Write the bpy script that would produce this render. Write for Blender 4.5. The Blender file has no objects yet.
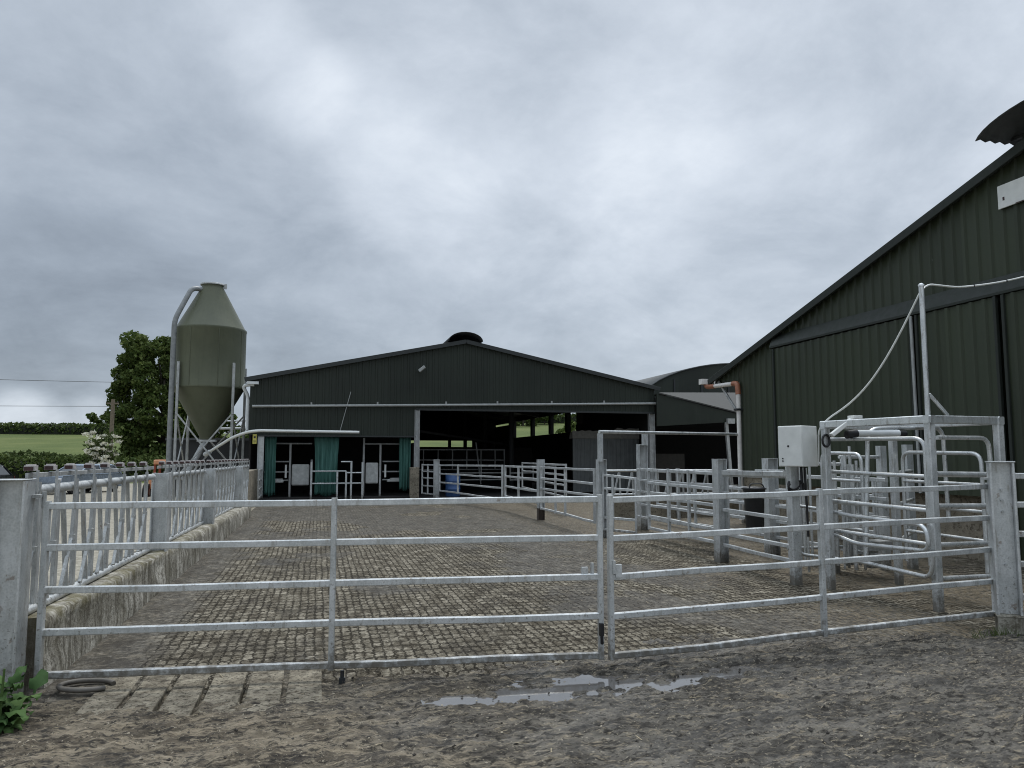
import bpy, math, random
import numpy as np
from mathutils import Vector, Matrix
random.seed(7); RNG = np.random.default_rng(11)
S = bpy.context.scene; COL = S.collection
R = math.radians

# ---------------------------------------------------------------- objects
def tag(o, label=None, cat=None, group=None, kind=None):
    if label: o['label'] = label
    if cat: o['category'] = cat
    if group: o['group'] = group
    if kind: o['kind'] = kind
    return o

def thing(name, label, cat, loc=(0, 0, 0), group=None):
    o = bpy.data.objects.new(name, None); COL.objects.link(o)
    o.empty_display_size = .2; o.location = loc
    return tag(o, label, cat, group)

def base_of(o):
    v = Vector((0, 0, 0))
    while o is not None:
        v += o.location; o = o.parent
    return v

class MB:
    """collects faces for ONE mesh object (world coordinates)"""
    def __init__(s): s.v = []; s.f = []; s.sm = []
    def add(s, vs, fs, smooth=False):
        b = len(s.v); s.v += [tuple(p) for p in vs]
        for f in fs: s.f.append(tuple(i + b for i in f)); s.sm.append(smooth)
    def box(s, c, size, rz=0.0):
        hx, hy, hz = size[0]/2, size[1]/2, size[2]/2
        ca, sa = math.cos(rz), math.sin(rz)
        vs = []
        for z in (-hz, hz):
            for x, y in ((-hx, -hy), (hx, -hy), (hx, hy), (-hx, hy)):
                vs.append((c[0]+x*ca-y*sa, c[1]+x*sa+y*ca, c[2]+z))
        s.add(vs, [(3,2,1,0),(4,5,6,7),(0,1,5,4),(1,2,6,5),(2,3,7,6),(3,0,4,7)])
    def span(s, x0, x1, y0, y1, z0, z1):
        s.box(((x0+x1)/2, (y0+y1)/2, (z0+z1)/2), (abs(x1-x0), abs(y1-y0), abs(z1-z0)))
    def prism(s, prof, p0, p1, up=(0, 0, 1), smooth=False):
        p0, p1 = Vector(p0), Vector(p1); d = (p1-p0).normalized(); u = Vector(up)
        if abs(d.dot(u)) > .98: u = Vector((0, 1, 0))
        a = d.cross(u).normalized(); b = a.cross(d).normalized(); n = len(prof)
        vs = [p0 + a*x + b*y for x, y in prof] + [p1 + a*x + b*y for x, y in prof]
        fs = [(i, (i+1) % n, n+(i+1) % n, n+i) for i in range(n)] + [tuple(range(n))[::-1], tuple(range(n, 2*n))]
        s.add(vs, fs, smooth)
    def bar(s, p0, p1, w, h=None, up=(0, 0, 1), ch=.12):
        h = h or w; c = min(w, h)*ch; x, y = w/2, h/2
        s.prism([(-x+c,-y),(x-c,-y),(x,-y+c),(x,y-c),(x-c,y),(-x+c,y),(-x,y-c),(-x,-y+c)], p0, p1, up)
    def sweep(s, pts, lat, w, h, ch=.12):
        c = min(w, h)*ch; x, y = w/2, h/2; n = 8; vs = []; up = Vector((0, 0, 1))
        pr = [(-x+c,-y),(x-c,-y),(x,-y+c),(x,y-c),(x-c,y),(-x+c,y),(-x,y-c),(-x,-y+c)]
        for p in pts: vs += [p - lat*a + up*b for a, b in pr]
        fs = [(j*n+i, j*n+(i+1) % n, (j+1)*n+(i+1) % n, (j+1)*n+i) for j in range(len(pts)-1) for i in range(n)]
        k = (len(pts)-1)*n; s.add(vs, fs + [tuple(range(n))[::-1], tuple(range(k, k+n))])
    def tube(s, pts, r, n=8, cap=True):
        pts = [Vector(p) for p in pts]; rr = r if isinstance(r, (list, tuple)) else [r]*len(pts)
        d0 = (pts[1]-pts[0]).normalized()
        a = d0.cross(Vector((0, 0, 1)) if abs(d0.z) < .9 else Vector((0, 1, 0))).normalized()
        vs = []
        for i, p in enumerate(pts):
            d = (pts[min(i+1, len(pts)-1)] - pts[max(i-1, 0)]).normalized()
            a = (a - d*a.dot(d)).normalized(); b = d.cross(a)
            for k in range(n):
                t = 2*math.pi*k/n
                vs.append(p + (a*math.cos(t) + b*math.sin(t))*rr[i])
        fs = []
        for i in range(len(pts)-1):
            for k in range(n):
                k2 = (k+1) % n
                fs.append((i*n+k, i*n+k2, (i+1)*n+k2, (i+1)*n+k))
        s.add(vs, fs, True)
        if cap:
            m = len(pts)
            s.add([vs[k] for k in range(n)], [tuple(range(n))[::-1]])
            s.add([vs[(m-1)*n+k] for k in range(n)], [tuple(range(n))])
    def lathe(s, c, prof, n=28, smooth=True):
        vs = []; m = len(prof)
        for r, z in prof:
            for k in range(n):
                t = 2*math.pi*k/n
                vs.append((c[0]+r*math.cos(t), c[1]+r*math.sin(t), c[2]+z))
        fs = [(i*n+k, i*n+(k+1) % n, (i+1)*n+(k+1) % n, (i+1)*n+k) for i in range(m-1) for k in range(n)]
        s.add(vs, fs, smooth)
        s.add(vs[:n], [tuple(range(n))[::-1]]); s.add(vs[-n:], [tuple(range(n))])
    def ibeam(s, x, y, z0, z1, w, d, turn=0.0, tf=.014, tw=.01):
        # w across the flanges, d along them; web faces local Y
        for sx in (-1, 1):
            ox = sx*(w/2-tf/2); s.box((x+ox*math.cos(turn), y+ox*math.sin(turn), (z0+z1)/2), (tf, d, z1-z0), turn)
        s.box((x, y, (z0+z1)/2-.001), (w-2*tf, tw, z1-z0-.002), turn)
    def build(s, name, m, parent=None, bevel=0):
        me = bpy.data.meshes.new(name); b = base_of(parent) if parent else Vector((0, 0, 0))
        me.from_pydata([(p[0]-b.x, p[1]-b.y, p[2]-b.z) for p in s.v], [], s.f)
        me.polygons.foreach_set('use_smooth', s.sm); me.materials.append(m); me.update()
        o = bpy.data.objects.new(name, me); COL.objects.link(o)
        if parent: o.parent = parent
        if bevel:
            md = o.modifiers.new('bevel', 'BEVEL'); md.width = bevel; md.segments = 2; md.limit_method = 'ANGLE'
        return o

def fillet(pts, rad, n=5):
    pts = [Vector(p) for p in pts]; out = [pts[0]]
    for i in range(1, len(pts)-1):
        a, b, c = pts[i-1], pts[i], pts[i+1]
        u, w = (a-b), (c-b); r = min(rad, u.length*.45, w.length*.45)
        p, q = b+u.normalized()*r, b+w.normalized()*r
        for k in range(n+1):
            t = k/n; out.append(p*(1-t)**2 + b*2*t*(1-t) + q*t*t)
    out.append(pts[-1]); return out

def np_mesh(name, v, f, m, parent=None, smooth=False):
    me = bpy.data.meshes.new(name); v = np.asarray(v, np.float32); f = np.asarray(f, np.int32)
    me.vertices.add(len(v)); me.vertices.foreach_set('co', v.ravel())
    k = f.shape[1]; me.loops.add(f.size); me.loops.foreach_set('vertex_index', f.ravel())
    me.polygons.add(len(f)); me.polygons.foreach_set('loop_start', np.arange(0, f.size, k, dtype=np.int32))
    me.polygons.foreach_set('use_smooth', np.full(len(f), smooth)); me.materials.append(m)
    me.update(calc_edges=True); me.validate()
    o = bpy.data.objects.new(name, me); COL.objects.link(o)
    if parent: o.parent = parent
    return o

# ---------------------------------------------------------------- numpy noise
_perm = RNG.random((256, 256))
def vnoise(x, y):
    xi = np.floor(x).astype(int); yi = np.floor(y).astype(int); fx = x-xi; fy = y-yi
    fx = fx*fx*fx*(fx*(fx*6-15)+10); fy = fy*fy*fy*(fy*(fy*6-15)+10)
    g = lambda a, b: _perm[a & 255, b & 255]
    return (g(xi, yi)*(1-fx)+g(xi+1, yi)*fx)*(1-fy) + (g(xi, yi+1)*(1-fx)+g(xi+1, yi+1)*fx)*fy
def fbm(x, y, o=4):
    s = 0; a = .5; t = 0
    for k in range(o):
        s = s + a*vnoise(x*2**k+17.3*k, y*2**k-9.1*k); t += a; a *= .5
    return s/t
def sstep(a, b, x):
    t = np.clip((x-a)/(b-a), 0, 1); return t*t*(3-2*t)

# ---------------------------------------------------------------- materials
class NT:
    def __init__(s, name):
        s.m = bpy.data.materials.new(name); s.m.use_nodes = True; s.t = s.m.node_tree
        s.t.nodes.clear(); s.out = s.n('ShaderNodeOutputMaterial'); s.b = s.n('ShaderNodeBsdfPrincipled')
        s.t.links.new(s.b.outputs[0], s.out.inputs[0])
        s.pos = s.n('ShaderNodeNewGeometry').outputs['Position']
    def n(s, k, **kw):
        q = s.t.nodes.new(k)
        for a, v in kw.items(): setattr(q, a, v)
        return q
    def L(s, a, b): s.t.links.new(a, b)
    def set(s, sock, v):
        if hasattr(v, 'is_linked') or isinstance(v, bpy.types.NodeSocket): s.L(v, sock)
        else: sock.default_value = v
    def math(s, op, a, b=0.0, c=0.0, clamp=False):
        q = s.n('ShaderNodeMath', operation=op, use_clamp=clamp)
        s.set(q.inputs[0], a); s.set(q.inputs[1], b); s.set(q.inputs[2], c); return q.outputs[0]
    def noise(s, scale, detail=4, rough=.55, vec=None, dist=0):
        q = s.n('ShaderNodeTexNoise'); s.L(vec or s.pos, q.inputs['Vector'])
        q.inputs['Scale'].default_value = scale; q.inputs['Detail'].default_value = detail
        q.inputs['Roughness'].default_value = rough; q.inputs['Distortion'].default_value = dist
        return q.outputs['Fac']
    def stretch(s, sc):
        q = s.n('ShaderNodeVectorMath', operation='MULTIPLY'); s.L(s.pos, q.inputs[0]); q.inputs[1].default_value = sc
        return q.outputs[0]
    def ramp(s, f, stops):
        q = s.n('ShaderNodeValToRGB'); s.L(f, q.inputs[0]); e = q.color_ramp.elements
        while len(e) < len(stops): e.new(.5)
        for i, (p, c) in enumerate(stops):
            e[i].position = p; e[i].color = (c[0], c[1], c[2], 1) if isinstance(c, (tuple, list)) else (c, c, c, 1)
        return q.outputs[0]
    def mr(s, f, a, b, c=0., d=1., smooth=True):
        q = s.n('ShaderNodeMapRange', interpolation_type='SMOOTHSTEP' if smooth else 'LINEAR')
        for i, v in enumerate((f, a, b, c, d)): s.set(q.inputs[i], v)
        return q.outputs[0]
    def mix(s, f, a, b, mode='MIX'):
        q = s.n('ShaderNodeMix', data_type='RGBA', blend_type=mode)
        s.set(q.inputs[0], f)
        for i, v in ((6, a), (7, b)):
            s.set(q.inputs[i], (v[0], v[1], v[2], 1) if isinstance(v, tuple) else v)
        return q.outputs[2]
    def xyz(s, v=None):
        q = s.n('ShaderNodeSeparateXYZ'); s.L(v or s.pos, q.inputs[0]); return q.outputs
    def bump(s, h, strength=.5, dist=.02):
        q = s.n('ShaderNodeBump'); q.inputs['Strength'].default_value = strength; q.inputs['Distance'].default_value = dist
        s.L(h, q.inputs['Height']); s.L(q.outputs[0], s.b.inputs['Normal'])
    def fin(s, col=None, rough=None, metal=None, spec=None):
        for k, v in (('Base Color', col), ('Roughness', rough), ('Metallic', metal), ('Specular IOR Level', spec)):
            if v is None: continue
            s.set(s.b.inputs[k], (v[0], v[1], v[2], 1) if isinstance(v, tuple) else v)
        return s.m

def galv(name, lo, hi, metal=.35, rough=(.42, .62), mud=True):
    t = NT(name); n = t.noise(5, 5, .6); v = t.n('ShaderNodeTexVoronoi'); t.L(t.pos, v.inputs['Vector']); v.inputs['Scale'].default_value = 70
    f = t.math('ADD', t.math('MULTIPLY', n, .8), t.math('MULTIPLY', v.outputs['Distance'], .22))
    c = t.ramp(f, [(.3, lo), (.68, hi)])
    st = t.noise(1, 5, .65, t.stretch((22, 22, 5)))                       # white-rust runs and grime
    c = t.mix(t.mr(st, .54, .7, 0, .6), c, (.27, .255, .22)); c = t.mix(t.mr(st, .46, .32, 0, .5), c, (.68, .69, .68))
    c = t.mix(t.mr(t.noise(8, 5, .72), .63, .69, 0, .55), c, (.17, .105, .06))
    if mud:
        z = t.xyz()[2]; k = t.math('ADD', t.math('ADD', t.math('MULTIPLY', t.noise(14, 5, .7), .9), .1), t.math('MULTIPLY', z, -1.4))
        k = t.mr(k, .2, .5, 0, .8); sp = t.mr(t.noise(38, 3, .6), .6, .66, 0, .6)
        sp = t.math('MULTIPLY', sp, t.mr(z, 1.1, .3))
        c = t.mix(t.math('MAXIMUM', k, sp), c, (.13, .115, .09))
    t.bump(t.noise(60, 4), .12, .006)
    return t.fin(c, t.mr(n, .3, .7, rough[0], rough[1]), metal)

def plain(name, col, rough=.5, metal=0., var=.25, scale=6, bump=.1):
    t = NT(name); n = t.noise(scale, 5, .6)
    lo = tuple(c*(1-var) for c in col); hi = tuple(min(1, c*(1+var)) for c in col)
    t.bump(t.noise(scale*8, 3), bump, .01)
    return t.fin(t.ramp(n, [(.3, lo), (.7, hi)]), t.mr(n, .3, .7, rough-.08, rough+.08), metal)

def cladding(name, col, dirt, streak=.35, rough=.5):
    t = NT(name); n = t.noise(.6, 5, .6); st = t.noise(1, 6, .65, t.stretch((5, 5, .35)))
    lo = tuple(c*.78 for c in col); hi = tuple(c*1.2 for c in col)
    c = t.ramp(n, [(.3, lo), (.7, hi)]); c = t.mix(t.mr(st, .52, .8, 0, streak), c, dirt)
    x_, y_, z_ = t.xyz(); wq = t.n('ShaderNodeTexWhiteNoise', noise_dimensions='1D'); t.L(t.math('FLOOR', t.math('ADD', x_, y_)), wq.inputs['W'])
    c = t.mix(t.math('MULTIPLY', wq.outputs[0], .3), c, tuple(v*1.8 for v in col))
    ch = t.noise(1, 4, .7, t.stretch((30, 30, 3.0)))
    c = t.mix(t.mr(t.math('MULTIPLY', ch, t.mr(t.noise(.9, 2), .42, .62, .8, 1.05)), .735, .78, 0, .6), c, (.26, .27, .25))
    return t.fin(c, t.mr(n, .3, .7, rough-.1, rough+.12), 0, .25)

M = {}
M['galv'] = galv('galvanised_steel', (.38, .4, .4), (.62, .635, .63), .45, (.32, .5))
M['galv_new'] = galv('bright_galvanised_tube', (.44, .46, .46), (.68, .695, .69), .6, (.26, .42))
M['galv_old'] = galv('dull_galvanised_steel', (.26, .27, .265), (.44, .45, .44), .3, (.45, .62))
M['pale'] = plain('pale_grey_plastic', (.6, .62, .62), .45, var=.1)
M['white'] = plain('white_painted_steel', (.68, .69, .66), .42, var=.08, bump=.03)
M['pipe'] = plain('grey_water_pipe', (.3, .31, .3), .45, var=.15)
M['pvc'] = plain('weathered_white_pvc', (.7, .67, .63), .4, var=.15)
M['terra'] = plain('terracotta_pvc', (.3, .12, .065), .45)
M['black'] = plain('black_rubber', (.012, .012, .013), .5)
M['dark'] = plain('dark_painted_steel', (.02, .022, .023), .6)
M['rust'] = plain('dark_red_plastic', (.035, .011, .01), .5, var=.5, scale=30)
M['pink'] = plain('faded_latch_plastic', (.4, .375, .36), .6, scale=30)
M['barn_clad'] = cladding('charcoal_sheet_cladding', (.022, .027, .021), (.038, .043, .034))
M['barn_trim'] = plain('charcoal_trim', (.022, .026, .025), .5)
M['green_clad'] = cladding('dark_green_sheet_cladding', (.034, .042, .026), (.065, .072, .05), .4, .45)
M['green_trim'] = plain('dark_green_trim', (.014, .019, .014), .75)
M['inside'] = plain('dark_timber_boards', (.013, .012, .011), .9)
M['roof_old'] = plain('fibre_cement_roof', (.085, .09, .09), .8, scale=2)
M['roof_lean'] = plain('mossy_cement_sheet', (.055, .055, .05), .9, scale=2)
M['roof_dark'] = plain('dark_roof_sheet', (.06, .065, .07), .6, scale=2)
M['panel'] = plain('grey_feeder_panel', (.46, .47, .45), .5)
M['yellow'] = plain('yellow_sign_plastic', (.55, .5, .12), .5, var=.1)
M['timber'] = plain('weathered_timber', (.16, .13, .09), .8, scale=12)
M['orange'] = plain('orange_paint', (.72, .33, .17), .45, var=.12)
M['orange_dk'] = plain('red_orange_frame', (.3, .06, .03), .5)
M['tyre'] = plain('tyre_rubber', (.015, .015, .015), .8)
M['rim'] = plain('alloy_rim', (.35, .35, .36), .35, .7)
M['car_blue'] = plain('blue_grey_car_paint', (.26, .31, .37), .25, .3, .05)
M['car_dark'] = plain('black_car_paint', (.012, .013, .016), .22, .2, .05)
M['red_lens'] = plain('red_lamp_lens', (.3, .01, .01), .25)
M['clear_lens'] = plain('clear_lamp_lens', (.7, .7, .7), .15, var=.05)
M['blue'] = plain('blue_plastic_drum', (.05, .11, .26), .45)
def m_glass():
    t = NT('tinted_window_glass'); t.b.inputs['Coat Weight'].default_value = .6
    return t.fin((.02, .025, .03), .06, 0)
M['glass'] = m_glass()

def m_silo():
    t = NT('olive_silo_grp'); n = t.noise(.9, 5, .6); st = t.noise(1, 5, .65, t.stretch((6, 6, .5)))
    c = t.ramp(n, [(.3, (.08, .088, .056)), (.7, (.112, .12, .077))])
    c = t.mix(t.mr(st, .5, .75, 0, .4), c, (.065, .07, .045))
    return t.fin(c, t.mr(n, .3, .7, .38, .5), 0, .35)
M['silo'] = m_silo()

def m_curtain():
    t = NT('green_mesh_curtain'); n = t.noise(3, 4); w = t.noise(1, 3, .5, t.stretch((9, 9, .8)))
    c = t.ramp(w, [(.3, (.03, .11, .088)), (.7, (.09, .225, .19))])
    tr = t.n('ShaderNodeBsdfTranslucent'); t.L(c, tr.inputs[0]); mx = t.n('ShaderNodeMixShader'); mx.inputs[0].default_value = .25
    t.fin(c, .7); t.L(t.b.outputs[0], mx.inputs[1]); t.L(tr.outputs[0], mx.inputs[2]); t.L(mx.outputs[0], t.out.inputs[0])
    return t.m
M['curtain'] = m_curtain()

def m_wall():
    t = NT('weathered_concrete_wall'); n = t.noise(2.2, 6, .65); st = t.noise(1, 6, .7, t.stretch((9, 9, 1.2)))
    c = t.ramp(n, [(.36, (.17, .155, .115)), (.62, (.5, .475, .41))])
    c = t.mix(t.mr(st, .45, .6, 0, .8), c, (.075, .064, .042))
    c = t.mix(t.mr(t.noise(16, 5, .7), .49, .62, 0, .75), c, (.085, .073, .048))
    z = t.xyz()[2]
    moss = t.math('MULTIPLY', t.mr(t.noise(5, 5, .65), .42, .6), t.mr(z, .3, .46))
    c = t.mix(t.math('MULTIPLY', moss, .75), c, (.1, .085, .03))
    t.bump(t.math('ADD', t.noise(28, 6, .7), t.math('MULTIPLY', n, .8)), .6, .03)
    return t.fin(c, .85, 0)
M['wall'] = m_wall()

def m_block():
    t = NT('lichened_concrete'); n = t.noise(3, 6, .65)
    c = t.ramp(n, [(.3, (.15, .13, .095)), (.7, (.32, .28, .21))])
    c = t.mix(t.mr(t.noise(17, 4, .7), .52, .62, 0, .75), c, (.06, .045, .028))
    c = t.mix(t.mr(t.noise(24, 4, .7), .6, .68, 0, .7), c, (.33, .31, .26))
    t.bump(t.noise(25, 5, .7), .5, .03); return t.fin(c, .9, 0)
M['block'] = m_block()

def m_grid():
    """grooved yard concrete, part covered by slurry"""
    t = NT('grooved_yard_concrete'); x, y, z = t.xyz()
    wob = t.noise(1.3, 3); fine = t.noise(20, 4, .6); clump = t.noise(48, 5, .7)
    xx = t.math('ADD', t.math('MULTIPLY', t.math('ADD', x, t.math('MULTIPLY', wob, .06)), 1/.08), t.math('MULTIPLY', fine, 1.1))
    yy = t.math('ADD', t.math('MULTIPLY', t.math('ADD', y, t.math('MULTIPLY', wob, .12)), 1/.165), t.math('MULTIPLY', fine, 1.5))
    def line(v, w):
        f = t.math('ABSOLUTE', t.math('SUBTRACT', t.math('FRACT', v), .5)); return t.mr(f, .5-w, .5-w*.35)
    g = t.math('MAXIMUM', line(xx, .13), t.math('MULTIPLY', line(yy, .13), .9))
    cell = t.n('ShaderNodeCombineXYZ'); t.L(t.math('FLOOR', xx), cell.inputs[0]); t.L(t.math('FLOOR', yy), cell.inputs[1])
    wn = t.n('ShaderNodeTexWhiteNoise', noise_dimensions='2D'); t.L(cell.outputs[0], wn.inputs['Vector'])
    bl = t.math('ADD', t.math('MULTIPLY', wn.outputs[0], .1), t.math('MULTIPLY', t.noise(24, 6, .75), .9))
    c = t.ramp(bl, [(.38, (.1, .087, .063)), (.52, (.25, .222, .17)), (.64, (.46, .415, .33))])
    gm = t.math('MULTIPLY', g, t.mr(x, -1.42, -1.3))
    gm = t.math('MULTIPLY', gm, t.mr(t.noise(2.1, 4, .6), .32, .48, .35, 1))
    gm = t.math('MULTIPLY', gm, t.mr(t.noise(30, 4, .7), .36, .56, .3, 1))
    c = t.mix(t.math('MULTIPLY', gm, .95), c, (.034, .028, .019))
    dirt = t.mr(t.noise(5.5, 6, .72, t.stretch((1, .6, 1))), .45, .58, 0, .75)
    c = t.mix(dirt, c, (.072, .06, .042))
    c = t.mix(t.mr(t.noise(1.1, 6, .68, t.stretch((1, .5, 1))), .5, .62, 0, .6), c, (.06, .053, .044))
    c = t.mix(t.mr(clump, .54, .64, 0, .85), c, (.02, .016, .011))
    c = t.mix(t.mr(t.noise(33, 4, .7), .58, .68, 0, .6), c, (.5, .45, .35))
    # slurry lying over the grooves: patches, along the wall foot and towards the barn
    big = t.noise(.42, 5, .6, t.stretch((1, .7, 1)))
    wallm = t.mr(t.math('ADD', x, t.math('MULTIPLY', t.noise(3, 4), .5)), -.78, -1.2)
    far = t.mr(y, 11, 20, 0, .13); right = t.mr(x, 1.8, 5, 0, .1)
    k = t.math('ADD', t.math('ADD', big, t.math('MULTIPLY', fine, .1)), t.math('ADD', far, right))
    sm = t.math('MULTIPLY', t.math('MAXIMUM', t.mr(k, .585, .655), wallm), t.mr(t.noise(13, 5, .7), .3, .5, .45, 1))
    sc = t.ramp(t.noise(14, 6, .75), [(.4, (.018, .0165, .014)), (.5, (.06, .056, .049)), (.6, (.145, .135, .115))])
    straw = t.mr(t.math('MULTIPLY', t.noise(1, 5, .7, t.stretch((30, 9, 1))), t.mr(x, 3, 6.5, .8, 1.12)), .5, .6, 0, .75)
    sc = t.mix(t.mr(t.noise(3.4, 6, .7, t.stretch((1, .5, 1))), .46, .56, .0, .8), sc, (.034, .03, .025))
    sc = t.mix(t.mr(t.noise(6, 6, .75), .53, .63, 0, .6), sc, (.2, .175, .135))
    sc = t.mix(t.mr(t.noise(38, 4, .7), .53, .62, 0, .7), sc, (.018, .015, .012))
    sc = t.mix(straw, sc, (.17, .135, .085))
    c = t.mix(t.math('MULTIPLY', sm, .8), c, sc)
    h = t.math('SUBTRACT', t.math('MULTIPLY', clump, .9), t.math('MULTIPLY', gm, 1.6))
    hm = t.n('ShaderNodeMix', data_type='FLOAT'); t.L(sm, hm.inputs[0]); t.L(h, hm.inputs[2])
    t.L(t.math('MULTIPLY', t.noise(22, 5, .6), .7), hm.inputs[3])
    t.bump(hm.outputs[0], 1.0, .03)
    return t.fin(c, t.mr(sm, 0, 1, .9, .6), 0, .1)
M['grid'] = m_grid()

def m_mud():
    t = NT('trodden_slurry'); hz = t.stretch((.55, 1.25, 1)); n = t.noise(3.6, 6, .7, hz); f = t.noise(24, 6, .72, hz); s = t.noise(1, 6, .72, t.stretch((11, 34, 16)))
    x, y, z = t.xyz()
    wet = t.mr(t.math('ADD', x, t.math('MULTIPLY', t.noise(1.2, 5, .6), 2.6)), .9, 3.2)          # greyer, wetter slurry towards the right
    c = t.ramp(n, [(.38, (.045, .036, .025)), (.5, (.1, .082, .057)), (.6, (.195, .165, .12))])
    c2 = t.ramp(n, [(.38, (.03, .027, .022)), (.5, (.08, .073, .061)), (.62, (.145, .132, .109))])
    c = t.mix(wet, c, c2)
    c = t.mix(t.mr(f, .485, .575, 0, .9), c, (.014, .012, .009))  # near-black flecks put the shade of pits between clods into the colour
    c = t.mix(t.mr(s, .54, .63, 0, .7), c, (.25, .212, .15))
    dry = t.mr(wet, 0, 1, .025, -.03)
    c = t.mix(t.mr(t.math('ADD', t.noise(7, 6, .75, t.stretch((.5, 1.5, 1))), dry), .54, .64, 0, .7), c, (.255, .212, .148))
    c = t.mix(t.mr(t.noise(42, 4, .7), .61, .67, 0, .7), c, (.38, .335, .255))
    c = t.mix(t.mr(t.noise(60, 3, .7), .6, .67, 0, .75), c, (.012, .01, .008))
    t.bump(t.math('ADD', t.math('MULTIPLY', f, 1.0), t.math('MULTIPLY', t.noise(70, 4, .75), .5)), .85, .022)
    sheen = t.mr(t.noise(2.4, 6, .7, hz), .47, .58)
    return t.fin(c, t.mr(t.math('MULTIPLY', sheen, t.mr(wet, 0, 1, .35, 1)), 0, 1, .85, .36), 0, .3)
M['mud'] = m_mud()

def m_water():
    t = NT('puddle_slurry_water'); t.bump(t.noise(9, 3), .05, .01)
    return t.fin((.1, .095, .09), .05, 0, .9)
M['water'] = m_water()

def m_terrain():
    t = NT('gravel_and_grass'); x, y, z = t.xyz()
    g = t.ramp(t.noise(9, 6, .7), [(.3, (.15, .135, .105)), (.7, (.4, .37, .3))])
    a = t.noise(.09, 5, .6); b = t.noise(1, 6, .7, t.stretch((.25, 1.2, 1)))
    gr = t.ramp(t.math('ADD', t.math('MULTIPLY', a, .6), t.math('MULTIPLY', b, .4)), [(.34, (.052, .075, .018)), (.5, (.08, .105, .028)), (.66, (.125, .14, .045))])
    k = t.mr(t.math('ADD', y, t.math('MULTIPLY', t.noise(.5, 3), 6)), 61, 65)
    k = t.math('MAXIMUM', k, t.mr(t.math('ADD', x, t.math('MULTIPLY', t.noise(.3, 3), 6)), -26, -32))
    t.bump(t.noise(6, 5, .7), .5, .1)
    return t.fin(t.mix(k, g, gr), .9, 0, .2)
M['terrain'] = m_terrain()

def leafmat(name, a, b, c):
    t = NT(name); rn = t.n('ShaderNodeNewGeometry').outputs['Random Per Island']
    col = t.ramp(rn, [(0, a), (.55, b), (1, c)])
    col = t.mix(t.mr(t.noise(.8, 3), .35, .65, 0, .45), col, tuple(v*.55 for v in b))
    tr = t.n('ShaderNodeBsdfTranslucent'); t.L(col, tr.inputs[0]); mx = t.n('ShaderNodeMixShader'); mx.inputs[0].default_value = .22
    t.fin(col, .7, 0, .15); t.L(t.b.outputs[0], mx.inputs[1]); t.L(tr.outputs[0], mx.inputs[2]); t.L(mx.outputs[0], t.out.inputs[0])
    return t.m
M['leaf'] = leafmat('sycamore_leaves', (.035, .06, .015), (.09, .13, .032), (.19, .23, .075))
M['hedge'] = leafmat('hedge_leaves', (.04, .065, .017), (.08, .115, .03), (.14, .175, .055))
M['bush'] = leafmat('elder_leaves', (.045, .07, .02), (.08, .11, .035), (.13, .16, .06))
M['flower'] = leafmat('cream_blossom', (.6, .58, .45), (.75, .74, .62), (.8, .8, .72))
M['dock'] = leafmat('dock_leaf', (.035, .075, .022), (.065, .12, .036), (.11, .18, .06))
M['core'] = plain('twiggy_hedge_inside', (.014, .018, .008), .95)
M['bark'] = plain('grey_bark', (.07, .06, .045), .9, scale=8, bump=.5)

# ---------------------------------------------------------------- world, sun, camera
SUN_EL, SUN_AZ = R(62), R(25)            # azimuth clockwise from +Y
w = bpy.data.worlds.new('World'); S.world = w; w.use_nodes = True
nt = w.node_tree; nt.nodes.clear()
class WT(NT):
    def __init__(s, tree): s.t = tree
W_ = WT(nt)
out = W_.n('ShaderNodeOutputWorld'); sky = W_.n('ShaderNodeTexSky', sky_type='NISHITA'); sky.sun_disc = False
sky.sun_elevation = SUN_EL; sky.sun_rotation = SUN_AZ
b1 = W_.n('ShaderNodeBackground'); W_.L(sky.outputs[0], b1.inputs[0]); b1.inputs[1].default_value = .08
D = W_.n('ShaderNodeTexCoord').outputs['Generated']; W_.pos = D
dx, dy, dz = W_.xyz(D)
inv = W_.math('DIVIDE', 1.0, W_.math('ADD', W_.math('MAXIMUM', dz, 0.0), .36))
pv = W_.n('ShaderNodeCombineXYZ'); W_.L(W_.math('MULTIPLY', dx, inv), pv.inputs[0]); W_.L(W_.math('MULTIPLY', dy, inv), pv.inputs[1])
P = pv.outputs[0]
n1 = W_.noise(2.7, 9, .62, P, .25); n2 = W_.noise(.9, 5, .55, P, .3); n3 = W_.noise(7, 8, .62, P, .2)
YAW, PIT = R(14.1), R(5.43)
_f = Vector((math.sin(YAW)*math.cos(PIT), math.cos(YAW)*math.cos(PIT), math.sin(PIT)))
_r = Vector((math.cos(YAW), -math.sin(YAW), 0)); _u = _r.cross(_f)
def cloud_spot(px, py, deg, inner=0.0):
    """a lighter or darker bank of cloud in a given direction of the sky"""
    d = (_f + _r*((px-512)/768) - _u*((py-384)/768)).normalized()
    q = W_.n('ShaderNodeVectorMath', operation='DOT_PRODUCT'); W_.L(D, q.inputs[0]); q.inputs[1].default_value = d
    return W_.mr(q.outputs['Value'], math.cos(R(deg)), math.cos(R(inner)))
val = W_.math('ADD', W_.math('MULTIPLY', n1, .62), W_.math('MULTIPLY', n2, .38))
val = W_.math('ADD', W_.math('MULTIPLY', W_.math('SUBTRACT', val, .5), .85), .5)
val = W_.math('ADD', W_.math('ADD', val, .035), W_.math('MULTIPLY', W_.math('SUBTRACT', n3, .5), .13))
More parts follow.
